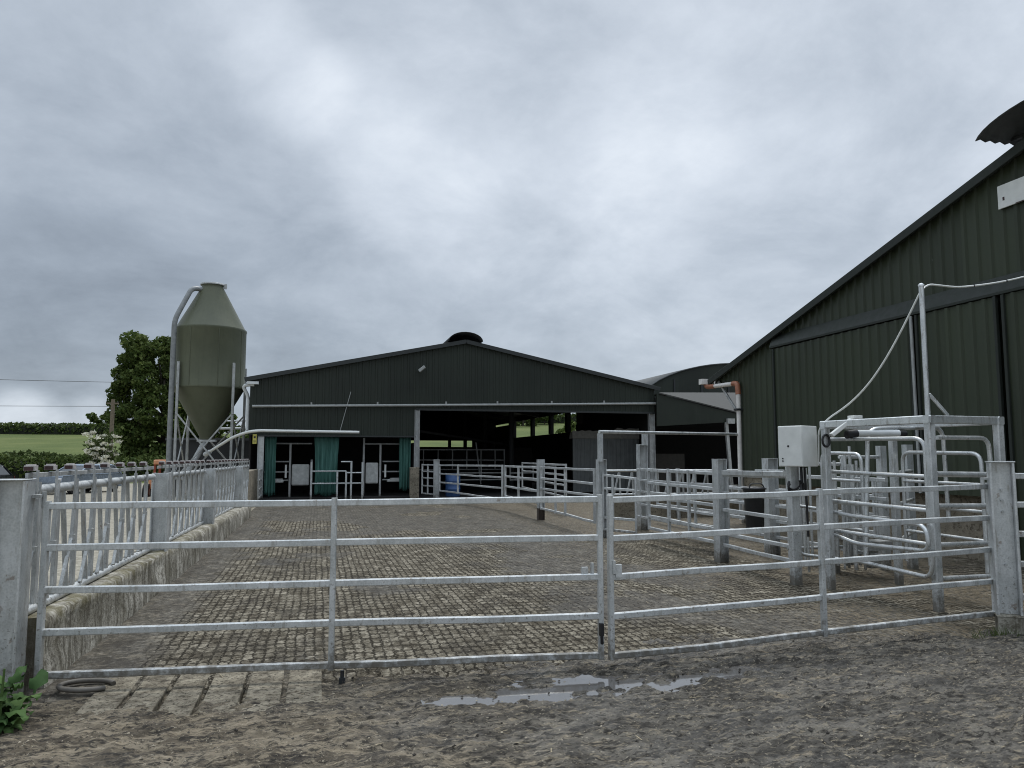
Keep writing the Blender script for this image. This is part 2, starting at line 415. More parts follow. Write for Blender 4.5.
for px, py, dg, amt in ((240, 10, 5, .1), (290, 80, 5.5, .12), (350, 125, 6, .11), (430, 190, 8, .11), (560, 80, 18, .06), (520, 230, 14, .05), (860, 200, 24, .09), (690, 250, 14, .03),
                        (20, 428, 3.2, .34), (90, 425, 2.6, .2), (80, 345, 12, -.12), (90, 330, 22, -.08), (330, 300, 14, -.06), (560, 340, 12, -.04)):
    val = W_.math('ADD', val, W_.math('MULTIPLY', cloud_spot(px, py, dg), amt))
cc = W_.ramp(val, [(.2, (.18, .21, .252)), (.4, (.285, .328, .384)), (.55, (.39, .438, .5)), (.7, (.52, .57, .635)), (.88, (.7, .745, .8))])
zen = W_.mr(dz, .52, .95, 1., 3.4)
b2 = W_.n('ShaderNodeBackground'); W_.L(cc, b2.inputs[0]); W_.L(zen, b2.inputs[1])
mx = W_.n('ShaderNodeMixShader'); mx.inputs[0].default_value = .92
W_.L(b1.outputs[0], mx.inputs[1]); W_.L(b2.outputs[0], mx.inputs[2]); W_.L(mx.outputs[0], out.inputs[0])

sl = bpy.data.lights.new('sun', 'SUN'); sl.energy = 1.5; sl.angle = R(14); sl.color = (1, .97, .92)
so = bpy.data.objects.new('sun', sl); COL.objects.link(so)
sd = Vector((math.sin(SUN_AZ)*math.cos(SUN_EL), math.cos(SUN_AZ)*math.cos(SUN_EL), math.sin(SUN_EL)))
so.rotation_euler = (-sd).to_track_quat('-Z', 'Y').to_euler(); so.location = (0, 0, 30)

cam = bpy.data.cameras.new('camera'); co = bpy.data.objects.new('camera', cam); COL.objects.link(co)
cam.sensor_width = 36; cam.lens = 27; cam.clip_end = 3000; cam.clip_start = .05
co.location = (0, 0, 1.6); co.rotation_euler = (R(90)+PIT, 0, -YAW); S.camera = co; S.cycles.filter_width = 1.05
S.view_settings.view_transform = 'Standard'; S.view_settings.look = 'None'; S.view_settings.exposure = .38; S.view_settings.gamma = 1

# ================================================================ SETTING
def terr_h(x, y):
    h = -.07 - .2*sstep(3.2, 9, -x)*sstep(2, 12, y)
    rate = .079 + .03*sstep(0, 45, x)
    yy = np.clip(y-77, 0, 82)
    return h + rate*yy + .015*np.clip(y-160, 0, 1000)*0 + .35*(fbm(x*.05, y*.05, 3)-.5)*sstep(64, 90, y)
ax = np.concatenate([-np.geomspace(600, 40, 16), np.linspace(-38, 40, 79), np.geomspace(42, 600, 16)])
ay = np.concatenate([np.linspace(-60, -4, 10), np.linspace(-2, 60, 42), np.linspace(62, 170, 70), np.geomspace(180, 1500, 12)])
X, Y = np.meshgrid(ax, ay); Z = terr_h(X, Y); nx, ny = len(ax), len(ay)
idx = np.arange(nx*ny).reshape(ny, nx)
quads = lambda ix: np.stack([ix[:-1, :-1], ix[:-1, 1:], ix[1:, 1:], ix[1:, :-1]], -1).reshape(-1, 4)
tag(np_mesh('terrain', np.stack([X, Y, Z], -1).reshape(-1, 3), quads(idx), M['terrain'], smooth=True), kind='structure')

m = MB(); m.add([(-1.9, 5.2, -.12), (17, 5.2, -.12), (17, 6.1, 0), (-1.9, 6.1, 0), (17, 30.3, 0), (-1.9, 30.3, 0)], [(0, 1, 2, 3), (3, 2, 4, 5)])
tag(m.build('yard_floor', M['grid']), kind='structure')
m = MB(); m.add([(-2.6, 30.3, .004), (14, 30.3, .004), (14, 62, .004), (-2.6, 62, .004)], [(0, 1, 2, 3)])
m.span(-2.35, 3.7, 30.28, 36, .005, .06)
tag(m.build('barn_floor', M['inside']), kind='structure')

# trodden slurry in the foreground: real clods, with water standing in the dips
SL = dict(x0=-1.1, x1=-.32, y0=5.36, y1=6.2)
ax = np.arange(-5.5, 9.6, .016); ay = np.arange(2.0, 7.0, .016)
X, Y = np.meshgrid(ax, ay)
big = fbm(X*.9, Y*1.1, 4); mid = fbm(X*4.5+50, Y*5.5, 4); fin = fbm(X*17, Y*21+9, 4)
ridge = 1-np.abs(2*fbm(X*8+3, Y*12, 3)-1)
fin2 = fbm(X*34+7, Y*38+2, 3)
Z = .014 + .05*(big-.5) + .05*(mid-.5) + .034*(fin-.5) + .012*(ridge-.6) + .016*(fin2-.5)
edge = sstep(5.3, 6.3, Y + 1.6*(fbm(X*1.1+5, Y*1.1, 5)-.5) - .06*(X-1.5))
Z = Z - .05*edge
q = sstep(.0, .22, np.minimum(np.minimum(X-SL['x0'], SL['x1']-X), np.minimum(Y-SL['y0'], 7.4-Y)) + .45*(fbm(X*4, Y*4+40, 5)-.52))
Z = Z - .3*q
pn = np.clip(-.75+3.6*fbm(X*5+20, Y*10+4, 5), 0, 1.5)
def dip(cx, cy, rx, ry, d):
    return d*pn*np.exp(-(((X-cx)/rx)**2 + ((Y-cy)/ry)**2))
Z = Z - dip(2.3, 5.2, .7, .2, .05) - dip(3.0, 5.42, .65, .17, .044) - dip(1.3, 5.25, .6, .17, .045) - dip(1.9, 5.5, .6, .1, .03) - dip(.55, 4.6, .17, .08, .04) - dip(.75, 5.2, .25, .1, .02) - dip(3.6, 4.0, .3, .06, .02)
Z = np.maximum(Z, -.2)
Z = Z - .08*sstep(-2.15, -2.5, X)
MUD = Z
ix = np.arange(X.size).reshape(X.shape)
tag(np_mesh('muddy_ground', np.stack([X, Y, Z], -1).reshape(-1, 3), quads(ix), M['mud'], smooth=True), kind='structure')
m = MB()
for x0, x1, y0, y1 in ((.7, 4.1, 4.95, 5.75), (-.35, .85, 4.45, 4.95)):
    m.add([(x0, y0, -.016), (x1, y0, -.016), (x1, y1, -.016), (x0, y1, -.016)], [(0, 1, 2, 3)])
tag(m.build('puddle_water', M['water']), kind='structure')
m = MB()                                    # slatted concrete over the drain at the gate
xs = [-1.46, -1.2, -.965, -.72, -.455, -.19, .08]
for a, b in zip(xs[:-1], xs[1:]): m.span(a+.018, b-.018, 5.1, 6.3, -.3, .002)
def m_slat():
    t = NT('slat_concrete'); n = t.noise(7, 6, .7)
    c = t.ramp(n, [(.36, (.14, .12, .088)), (.64, (.38, .34, .26))])
    c = t.mix(t.mr(t.noise(11, 6, .75), .5, .64, 0, .8), c, (.075, .064, .047)); c = t.mix(t.mr(t.noise(34, 4, .7), .53, .62, 0, .8), c, (.02, .017, .012))
    t.bump(t.noise(24, 6, .75), 1, .03); return t.fin(c, .85, 0, .2)
tag(m.build('drain_slats', m_slat(), bevel=.008), kind='structure')

# ================================================================ LEFT: FEED WALL AND BARRIERS
m = MB()                                    # a low wall with an uneven worn face and top
ys = np.linspace(6.14, 22.2, 90); zs = [-.08, .06, .16, .26, .36, None]
vs = []; nprof = 9
for y in ys:
    top = .475 - .14*(y-5.8)/16.4 + .012*(float(fbm(np.array(y*1.5), np.array(3.), 3))-.5)
    wv = lambda k: -.09*max(0, 1-(y-6)/12) + .06*(float(fbm(np.array(y*2.2), np.array(k*1.7), 4))-.5)
    prof = [(-1.72+wv(1), -.1), (-1.725+wv(2), .1), (-1.735+wv(3), .24), (-1.745+wv(4), top-.07), (-1.77+wv(5)*.6, top-.012), (-1.85, top+.008), (-2.1, top), (-2.22, top-.02), (-2.23, -.5)]
    vs += [(x, y, z) for x, z in prof]
fs = [(i*nprof+k, i*nprof+k+1, (i+1)*nprof+k+1, (i+1)*nprof+k) for i in range(len(ys)-1) for k in range(nprof-1)]
m.add(vs, [f[::-1] for f in fs], True)
m.add(vs[:nprof], [tuple(range(nprof))]); m.add(vs[-nprof:], [tuple(range(nprof))[::-1]])
tag(m.build('feed_wall', M['wall']), 'low weathered mossy concrete wall under the cattle feed barrier', 'wall')

post_y = [5.95, 10.55, 15.0, 20.3]
plab = ['large galvanised steel post at the left edge, hinging the long gate', 'steel post in the feed barrier, first beyond the left gate post',
        'steel post in the feed barrier, second beyond the left gate post', 'steel post in the feed barrier, nearest the silo and barn']
for i, y in enumerate(post_y):
    m = MB(); z1 = [1.44, 1.4, 1.39, 1.37][i]
    wd = [.215, .2, .2, .2][i]
    m.ibeam(-2.015 if i == 0 else -1.91, y, -.3 if i == 0 else .36, z1, wd, .2, tf=.016)
    if i == 0: m.box((-2.015, y, z1+.006), (wd+.006, .21, .008))
    tag(m.build('steel_post', M['galv'], bevel=.003), plab[i], 'post', 'posts of the left feed barrier')

bays = [(6.12, 10.42, 8), (10.7, 14.87, 8), (15.13, 20.17, 9), (20.43, 23.9, 7)]
blab = ['nearest bay of the galvanised locking feed barrier on the left wall', 'second bay of the left feed barrier, past the first post',
        'third bay of the left feed barrier, beside the silo', 'farthest short bay of the left feed barrier, ending at the barn']
for bi, (y0, y1, n) in enumerate(bays):
    t = thing('feed_barrier', blab[bi], 'feed barrier', (-2, y0, 0), 'bays of the left feed barrier')
    zt = 1.36 - .01*bi; zb = .49 - .035*bi*1.3
    m = MB(); m.tube([(-1.99, y0, zt), (-1.99, y1, zt-.005)], .037, 10); m.build('top_rail', M['galv'], t)
    m = MB(); m.tube([(-1.99, y0, zb+.02), (-1.99, y1, zb-.016)], .034, 10); m.build('bottom_rail', M['galv'], t)
    m = MB(); m.bar((-1.99, y0, 1.47), (-1.99, y1, 1.465), .02, .035); m.build('locking_bar', M['galv_old'], t)
    st = (y1-y0)/n
    for k in range(n):
        yc = y0 + st*(k+.5)
        if bi == 0: yc = [6.2, 6.62, 7.1, 7.64, 8.17, 8.75, 9.27, 9.85][k]
        m = MB(); m.bar((-1.99, yc+.2, zb+.02), (-1.99, yc+.2, zt), .03, .075, (0, 1, 0)); m.build('fixed_bar', M['galv_old'], t)
        m = MB(); m.bar((-1.985, yc+.04, zb+.02), (-1.985, yc-.19, zt), .034, .034, (0, 1, 0)); m.build('fixed_bar', M['galv_old'], t)
        m = MB(); m.bar((-1.965, yc-.2, zb+.04), (-1.965, yc+.05, .95), .03, .03, (0, 1, 0)); m.bar((-1.965, yc+.05, .95), (-1.965, yc+.1, zt+.06), .03, .03, (0, 1, 0))
        m.box((-1.96, yc+.05, .94), (.045, .05, .045)); m.build('swing_bar', M['galv_old'], t)
        m = MB(); m.box((-1.985, yc-.02, 1.52), (.07, .075, .038)); m.box((-1.985, yc-.02, 1.541), (.05, .06, .012))
        lt = m.build('latch', M['pink'], t, bevel=.002)
        m = MB(); m.box((-1.987, yc-.06, 1.517), (.058, .008, .028)); m.build('latch_plate', M['rust'], lt)
        m = MB(); m.bar((-1.94, yc-.02, 1.3), (-1.94, yc-.02, 1.505), .012, .035, (0, 1, 0)); m.build('latch_strap', M['galv_old'], lt)

# ================================================================ GATES
def gate(name, label, cat, p0, p1, z0s, z1s, uprights, sec=.06, mat='galv', group=None, tube=False, over=.0):
    t = thing(name, label, cat, (p0[0], p0[1], 0), group)
    P0, P1 = Vector((p0[0], p0[1], 0)), Vector((p1[0], p1[1], 0)); d = (P1-P0).normalized()
    for a, b in zip(z0s, z1s):
        m = MB(); q0, q1 = P0 + Vector((0, 0, a)), P1 + Vector((0, 0, b))
        if tube: m.tube([q0, q1], sec/2, 8)
        else:
            nseg = max(2, int((q1-q0).length/.7)); prev = None; lat = Vector((-d.y, d.x, 0)); pts = [q0]
            for i in range(1, nseg): pts.append(q0.lerp(q1, i/nseg) + lat*random.gauss(0, .006) + Vector((0, 0, random.gauss(0, .004))))
            m.sweep(pts + [q1], lat, sec*.9, sec)
        m.build('rail', M[mat], t)
    for u in uprights:
        q = P0 + (P1-P0)*u; nrm = Vector((-d.y, d.x, 0))*(.012 if 0 < u < 1 else 0)
        za = z0s[0]+(z1s[0]-z0s[0])*u; zb = z0s[-1]+(z1s[-1]-z0s[-1])*u; lo, hi = min(za, zb), max(za, zb)
        m = MB(); m.bar(q-nrm+Vector((0, 0, lo-.03-over)), q-nrm+Vector((0, 0, hi+.034+over)), sec*1.02, sec*.86, (d.x, d.y, 0)); m.build('upright', M[mat], t)
    return t

Z5 = lambda lo, hi: [hi-(hi-lo)*k/4 for k in range(5)]
g1 = gate('field_gate', 'long five bar galvanised gate on the left, closed across the yard entrance', 'gate', (-1.83, 6.06), (2.12, 5.66), Z5(.108, 1.258), Z5(.1, 1.275), [0, .495, 1], .047)
m = MB()                                    # hinge pins at the post and latch fittings at the free end
m.box((-1.88, 6.04, 1.33), (.05, .12, .02)); m.build('hinge', M['galv_old'], g1); m = MB(); m.tube([(-1.85, 6.05, 1.25), (-1.85, 6.05, 1.36)], .016); m.build('hinge_pin', M['galv_old'], g1)
m = MB(); m.box((2.11, 5.62, .30), (.03, .035, .09)); m.tube(fillet([(2.11, 5.61, .33), (2.11, 5.61, .2), (2.12, 5.63, .2)], .02), .012); m.build('rubber_stop', M['black'], g1)
m = MB(); m.box((2.0, 5.68, .71), (.05, .03, .1)); m.box((2.06, 5.675, .74), (.02, .03, .1)); m.build('latch_bracket', M['galv'], g1)
m = MB(); m.tube([(.205, 5.87, .06), (.205, 5.87, -.05)], .014); m.box((.205, 5.87, -.016), (.045, .03, .05)); m.build('drop_bolt', M['dark'], g1)
g2 = gate('field_gate', 'five bar galvanised gate on the right, hung slightly askew from the right post', 'gate', (2.22, 5.70), (6.12, 5.97), Z5(.08, 1.265), Z5(.16, 1.325), [0, .505, 1], .047)
m = MB(); m.box((2.28, 5.69, .72), (.05, .03, .1)); m.box((2.24, 5.68, .75), (.02, .03, .1)); m.build('latch_bracket', M['galv'], g2)
m = MB(); m.box((6.12, 5.93, 1.4), (.16, .1, .02)); m.tube([(6.12, 5.95, 1.33), (6.12, 5.95, 1.43)], .017); m.build('hinge', M['galv_old'], g2)

t = thing('gate_post', 'thick galvanised steel post in a concrete foot at the right', 'post', (6.15, 5.84, 0))
m = MB(); m.ibeam(6.13, 5.84, .16, 1.55, .2, .15, R(-36), tf=.02); m.box((6.13, 5.84, 1.556), (.215, .165, .012), R(-36)); m.build('beam', M['galv'], t, bevel=.003)
m = MB(); m.box((6.13, 5.84, .03), (.2, .16, .3), R(-36)); m.box((6.13, 5.84, .165), (.215, .17, .012), R(-36)); m.build('concrete_foot', M['wall'], t, bevel=.02)
m = MB()
for z in (1.3, 1.2, 1.1, .62): m.tube([(6.125, 5.837, z), (6.115, 5.823, z)], .012, 8)
m.build('bolt', M['galv_old'], t)
gate('rail_fence', 'galvanised rails running off to the right of the thick gate post', 'fence', (6.24, 5.97), (9.4, 5.6), [1.42, 1.15, .88, .6, .3], [1.42, 1.15, .88, .6, .3], [.04, .5, 1], .055)

# ================================================================ PEN FENCE, FROM BARN TO SORTING CRATE
def ipost(name, x, y, z1, label, w=.16, d=.15, turn=0., cap=True, group='steel posts of the cattle pens', mt='galv'):
    t = MB(); t.ibeam(x, y, -.2, z1, w, d, turn, tf=.012)
    if cap: t.box((x, y, z1+.005), (w+.004, d+.004, .008), turn)
    return tag(t.build(name, M[mat_or(mt)], bevel=.002), label, 'post', group)
def mat_or(k): return k
Zp = [1.3, 1.03, .76, .5, .26]
ipost('steel_post', 4.31, 28.8, 1.5, 'pen post standing in front of the big barn opening by a blue drum', .2, .2)
gate('pen_gate', 'short pen gate swung open beside the barn column', 'gate', (3.95, 30.1), (4.25, 28.95), [1.3, 1.05, .8, .5, .2], [1.3, 1.05, .8, .5, .2], [0, .5, 1], .05)
gate('pen_gate', 'wide pen gate in front of the blue drum and barn opening', 'gate', (4.42, 28.7), (5.45, 22.9), [1.29, .98, .66, .35], [1.33, .98, .66, .33], [0, .34, 1], .055)
gate('pen_gate', 'narrow pen gate next to the rusty-footed steel post', 'gate', (5.5, 22.75), (5.53, 19.2), [1.32, 1.02, .72, .42], [1.32, 1.02, .72, .42], [.02, .45, 1], .055)
t = thing('steel_post', 'pen post with a rusty foot between two pen gates', 'post', (5.55, 19.07, 0), 'steel posts of the cattle pens')
m = MB(); m.ibeam(5.55, 19.07, .3, 1.54, .17, .16); m.build('beam', M['galv'], t)
m = MB(); m.ibeam(5.55, 19.07, -.1, .299, .165, .155); m.build('rusty_foot', plain('rusty_steel', (.06, .045, .035), .8, scale=20), t)
gate('pen_gate', 'four rail pen fence bay left of the tall framed post', 'gate', (5.52, 18.95), (5.42, 14.75), [1.33, 1.06, .8, .3], [1.34, 1.06, .82, .3], [0, .33, .52, 1], .05)
ipost('steel_post', 5.52, 14.62, 1.54, 'pen post carrying the left end of the high cross pipe', .17, .16)
gate('hurdle', 'small drafting gate between the two tall framed posts', 'gate', (5.55, 14.6), (6.1, 14.25), [1.24, .98, .4, .17], [1.17, .94, .36, .12], [.0, .3, 1], .05)
ipost('steel_post', 6.97, 15.9, 1.87, 'tallest pen post under the high cross pipe, right of the small gate', .2, .18)
gate('rail_fence', 'pen fence bay left of the broad post near the black bin', 'fence', (6.04, 13.5), (6.03, 10.95), [1.36, 1.12, .85, .5, .28], [1.34, 1.1, .85, .48, .28], [0, .35, .65], .05)
ipost('steel_post', 6.03, 10.82, 1.56, 'broad pen post left of the black plastic bin', .16, .18)
gate('rail_fence', 'pen fence bay holding the black plastic bin', 'fence', (6.02, 10.7), (5.9, 8.78), [1.33, 1.05, .8, .44, .27], [1.35, 1.07, .8, .46, .28], [1], .05)
m = MB(); m.bar((6.0, 10.66, 1.36), (5.86, 8.85, 1.38), .05, .07); m.bar((5.97, 9.7, 1.41), (5.9, 8.9, 1.42), .03, .03)
tag(m.build('slide_latch', M['galv_new']), 'long sliding latch bar above the black bin', 'latch')
ipost('steel_post', 7.28, 11.4, 1.57, 'pen post between the black bin and the white control box', .19, .18)
gate('rail_fence', 'far side race fence running to the tallest pen post', 'fence', (7.0, 15.75), (7.27, 11.55), [1.3, 1.05, .8, .55, .3], [1.3, 1.05, .8, .55, .3], [.0, .33, .66], .05)
gate('rail_fence', 'far side race fence behind the sorting crate', 'fence', (7.28, 11.25), (7.2, 8.6), [1.3, 1.05, .8, .55, .3], [1.3, 1.05, .8, .55, .3], [.5], .05)
gate('rail_fence', 'double rail pen fence set back behind the pen gates', 'fence', (6.6, 20.2), (7.3, 27.5), [1.38, 1.1, .82, .5], [1.38, 1.1, .82, .5], [0, .5, 1], .05)
gate('rail_fence', 'middle race fence between the tallest post and the white control box', 'fence', (6.55, 15.2), (6.6, 11.6), [1.34, 1.12, .88, .62, .36], [1.34, 1.12, .88, .62, .36], [.05, .4, .7, 1], .045)
gate('rail_fence', 'outer race fence against the corner of the green shed', 'fence', (8.1, 17.6), (8.3, 10.2), [1.25, 1.0, .72, .45], [1.25, 1.0, .72, .45], [0, .25, .5, .75, 1], .05)
# high cross pipe
t = thing('cross_pipe', 'high horizontal pipe on stub posts across the pen passage', 'pipe', (5.4, 14.6, 1.5))
m = MB(); m.tube([(5.42, 14.45, 2.1), (9.85, 16.78, 2.15)], .032, 8); m.build('pipe', M['galv_new'], t)
m = MB(); m.box((5.46, 14.5, 1.79), (.09, .09, .56)); m.build('stub_post', M['galv'], t)
m = MB(); m.box((6.97, 15.74, 1.98), (.11, .09, .25)); m.build('stub_post', M['galv'], t)

# black bin on the fence
t = thing('plastic_bin', 'black plastic bin hung on the pen fence rails', 'bin', (6.42, 10.5, .5))
m = MB(); pr = []
for z, r in ((.5, .145), (.54, .155), (1.06, .175), (1.08, .19), (1.11, .19)):
    for k in range(16):
        a = 2*math.pi*k/16; sq = 1/max(abs(math.cos(a)), abs(math.sin(a)))**.55
        pr.append((6.42+r*math.cos(a)*sq*.8, 10.5+r*math.sin(a)*sq*.62, z))
m.add(pr, [(i*16+k, i*16+(k+1) % 16, (i+1)*16+(k+1) % 16, (i+1)*16+k) for i in range(4) for k in range(16)], True)
m.add(pr[:16], [tuple(range(16))[::-1]]); m.build('tub', M['black'], t)
m = MB(); m.lathe((6.42, 10.5, 1.112), [(.18, 0), (.19, .012), (.14, .035), (.02, .045)], 18); m.build('lid', M['black'], t)
m = MB(); m.tube(fillet([(6.28, 10.4, 1.12), (6.3, 10.4, 1.2), (6.5, 10.4, 1.2), (6.54, 10.4, 1.12)], .05), .01); m.build('handle', M['dark'], t)

# ================================================================ SORTING CRATE
A, B, C_, D_ = (6.31, 6.86), (7.3, 6.95), (6.09, 8.3), (7.15, 8.4)
t = thing('sorting_crate', 'galvanised cattle sorting crate frame with bent tube gates by the green shed', 'cattle crate', (6.3, 6.86, 0))
for (x, y), z1 in ((A, 2.0), (B, 2.01), (C_, 2.0), (D_, 1.98)):
    m = MB(); m.bar((x, y, -.1), (x, y, z1-.036), .085, .085, (0, 1, 0)); m.build('corner_post', M['galv'], t)
for (p, q, z) in ((A, B, 2.0), (A, C_, 2.0), (B, D_, 2.0), (C_, D_, 1.99)):
    a, b = Vector((*p, z)), Vector((*q, z)); d = (b-a).normalized()
    m = MB(); m.bar(a-d*.05, b+d*.05, .078, .088); m.build('top_beam', M['galv_new'], t)
for z in (1.42, 1.08, .68, .33):
    m = MB(); m.tube([(A[0]+.05, A[1], z), (7.26, 6.95, z-.016)], .032 if z > 1 else .028, 10); m.build('front_rail', M['galv_new'], t)
# far hoop frame and two swing gates of bent tube
m = MB(); m.tube(fillet([(6.36, 8.0, .38), (6.46, 8.0, 1.94), (7.6, 8.05, 1.97), (7.62, 8.05, .82)], .16), .026, 10); m.build('hoop', M['galv_new'], t)
m = MB(); m.tube(fillet([(6.2, 8.4, 1.82), (6.35, 6.98, 1.8), (6.35, 6.98, .45)], .14), .024, 10)
m.tube([(6.2, 8.4, 1.84), (6.2, 8.4, .4)], .024, 10)
for z in (1.42, 1.06, .7): m.tube([(6.2, 8.4, z), (6.35, 6.98, z-.03)], .023, 8)
m.build('swing_gate', M['galv_new'], t)
m = MB(); m.tube(fillet([(6.52, 6.99, 1.81), (7.2, 6.99, 1.81), (7.22, 6.99, 1.2)], .12), .024, 10)
m.build('hoop', M['galv_new'], t)
m = MB(); m.tube(fillet([(6.18, 8.65, .95), (6.2, 8.05, .9), (6.2, 6.86, .885), (6.2, 6.82, .62), (6.2, 7.95, .58), (6.18, 8.6, .7)], .12), .024, 10)
m.tube(fillet([(6.22, 8.1, .38), (6.22, 6.84, .345), (6.22, 6.8, .62)], .11), .024, 10); m.build('drafting_gate', M['galv_new'], t)
m = MB(); m.box((6.33, 6.9, .8), (.03, .05, .3)); m.build('rubber_pad', M['black'], t)
m = MB(); m.tube([(6.3, 8.0, 1.885), (6.9, 8.0, 1.89)], .042, 12); m.build('air_ram', M['pale'], t)
m = MB(); m.tube([(6.16, 8.0, 1.865), (6.3, 8.0, 1.885)], .05, 10); m.tube([(6.9, 8.0, 1.89), (7.0, 8.0, 1.885)], .04, 10); m.build('ram_boot', M['black'], t)
m = MB(); m.bar((5.99, 8.05, 1.86), (6.2, 7.95, 2.05), .14, .05); m.box((6.25, 7.95, 2.075), (.12, .12, .04)); m.build('tag_reader', M['white'], t, bevel=.006)
m = MB(); m.tube([(6.05+.05*math.sin(a), 8.24, 1.8+.075*math.cos(a)) for a in np.linspace(0, 6.28, 14)], .014, 6); m.build('cable_clip', M['black'], t)
# posts of the crate's back end and its upright guide rods
for x, y, z1, wd in ((8.33, 9.5, 1.78, .13), (7.88, 9.5, 1.76, .12), (7.02, 9.45, 1.43, .08)):
    m = MB(); m.bar((x, y, -.1), (x, y, z1), wd, .1, (0, 1, 0)); m.build('back_post', M['galv'], t)
for x, y, z0, z1, r in ((7.04, 9.2, .1, 1.66, .02), (7.0, 9.0, .1, 1.5, .026), (6.9, 9.1, .1, 1.3, .016), (7.14, 9.0, .1, 1.2, .018), (6.18, 9.1, .1, 1.45, .022), (6.28, 9.0, .1, 1.45, .016), (7.22, 9.5, .1, 1.6, .028), (7.36, 9.5, .1, 1.62, .022), (7.12, 9.2, .15, 1.75, .02), (7.6, 9.3, .1, 1.3, .02), (6.34, 9.5, .1, 1.62, .03), (6.52, 9.5, .1, 1.6, .022), (6.62, 9.4, .1, 1.7, .018), (6.44, 9.3, .2, 1.2, .02)):
    m = MB(); m.tube([(x, y, z0), (x, y, z1)], r, 8); m.build('guide_rod', M['galv_new'], t)
m = MB(); m.tube(fillet([(6.0, 9.0, 1.35), (6.05, 8.9, .35), (6.5, 8.7, .3)], .12), .022)
m.tube(fillet([(6.0, 8.9, .98), (6.3, 8.7, .93)], .1), .02); m.build('brace_tube', M['galv_new'], t)
for x0, y0, x1, y1, z in ((7.1, 9.4, 7.8, 9.45, 1.6), (6.9, 9.5, 7.9, 9.5, 1.15), (7.4, 8.6, 8.3, 9.4, 1.4), (7.3, 8.5, 8.3, 9.4, 1.0), (7.3, 8.5, 8.3, 9.4, .55), (6.3, 9.5, 7.2, 9.45, .35), (6.3, 9.5, 7.2, 9.5, 1.5)):
    m = MB(); m.tube([(x0, y0, z), (x1, y1, z)], .024, 8); m.build('back_rail', M['galv_new'], t)
for gx, y0, y1 in ((7.2, 8.3, 7.1), (6.75, 9.3, 8.5)):
    m = MB(); m.tube(fillet([(gx, y0, .3), (gx, y0, 1.66), (gx, y1, 1.64), (gx, y1, .32)], .13), .023, 8)
    for z in (1.3, 1.0, .68): m.tube([(gx, y0, z), (gx, y1, z-.01)], .02, 8)
    m.build('loop_gate', M['galv_new'], t)
for k in range(6):
    m = MB(); m.tube([(6.82+.11*k, 9.25+.03*(k % 2), .12), (6.82+.11*k, 9.25+.03*(k % 2), 1.5+.05*(k % 3))], .02, 8); m.build('guide_rod', M['galv_new'], t)
for x, y in ((6.05, 8.95), (6.62, 9.6), (7.5, 9.45)):
    m = MB(); m.box((x, y, .85), (.1, .012, 1.2)); m.build('side_plate', M['galv_old'], t)
m = MB(); m.tube([(6.02, 8.85, .25), (6.02, 8.85, 1.45)], .035, 10); m.build('air_cylinder', M['black'], t)
m = MB(); m.box((7.3, 9.0, .42), (.34, .26, .12)); m.box((7.25, 9.0, .25), (.12, .1, .26)); m.build('ram_bracket', M['galv_old'], t)

t = thing('control_post', 'steel post carrying the white control box', 'post', (5.88, 8.7, 0))
m = MB(); m.bar((5.88, 8.7, -.1), (5.88, 8.7, 1.5), .13, .1, (0, 1, 0)); m.build('column', M['galv'], t)
t = thing('control_box', 'white painted electrical control box on the steel post', 'control box', (5.95, 8.62, 1.48))
m = MB(); m.box((5.9, 8.6, 1.735), (.33, .36, .51), R(-65)); m.build('cabinet', M['white'], t, bevel=.008)
ca, sa = math.cos(R(-65)), math.sin(R(-65))
def onbox(u, z, off=.125): off += .06; return (5.9+u*ca+off*sa, 8.6+u*sa-off*ca, z)
m = MB(); m.box(onbox(0, 1.735, .1225), (.318, .008, .49), R(-65)); m.build('door', M['white'], t, bevel=.002)
m = MB()
for u, z, s_ in ((-.02, 1.735, .022), (-.1, 1.58, .016), (-.1, 1.55, .016)): m.box(onbox(u, z, .129), (s_, .008, s_), R(-65))
m.build('lock', M['black'], t)
m = MB()
for k in range(3):
    c = Vector((5.83, 8.56, 1.22+.02*k)); rr = .11-.012*k
    m.tube([c+Vector((rr*math.cos(a), .02*k-.02*math.sin(a), rr*.85*math.sin(a))) for a in np.linspace(2.6, 6.9, 14)], .014, 6)
m.tube([(5.95, 8.62, 1.48), (5.94, 8.6, 1.3), (5.9, 8.56, 1.18)], .018, 6); m.tube([(6.0, 8.62, 1.48), (6.0, 8.6, 1.0), (6.02, 8.62, .6)], .016, 6)
tag(m.build('hose_coil', M['black']), 'looped black hose hanging below the white control box', 'hose')

t = thing('cable_mast', 'slim galvanised mast with a brace rising from the crate frame', 'mast', (6.33, 6.88, 2.05))
m = MB(); m.tube([(6.38, 6.95, 2.03), (6.38, 6.95, 3.46)], .027, 10); m.lathe((6.38, 6.95, 3.46), [(.03, 0), (.034, .02), (.015, .04)], 10); m.build('pole', M['galv_new'], t)
m = MB(); m.bar((6.41, 6.95, 2.28), (6.62, 6.93, 2.05), .03, .03); m.build('brace', M['galv_new'], t)
pts = [(6.12, 8.5, 1.5), (6.1, 8.46, 1.7), (6.08, 8.42, 1.95), (6.13, 8.28, 2.08)]
a, b = Vector((6.13, 8.28, 2.08)), Vector((6.38, 6.95, 3.43))
for k in range(1, 9):
    s_ = k/8; p = a.lerp(b, s_); p.z -= .24*math.sin(math.pi*s_); pts.append(tuple(p))
a, b = b, Vector((9.86, 7.6, 4.35))
pts.append((6.5, 6.97, 3.5))
for k in range(2, 13):
    s_ = k/12; p = a.lerp(b, s_); p.z -= .25*math.sin(math.pi*s_)*.6; pts.append(tuple(p))
cab = MB(); cab.tube(fillet(pts, .3, 3), .011, 6)
t = thing('overhead_cable', 'white conduit cable looping from the control box over the mast', 'cable', (6.05, 8.55, 1.55))
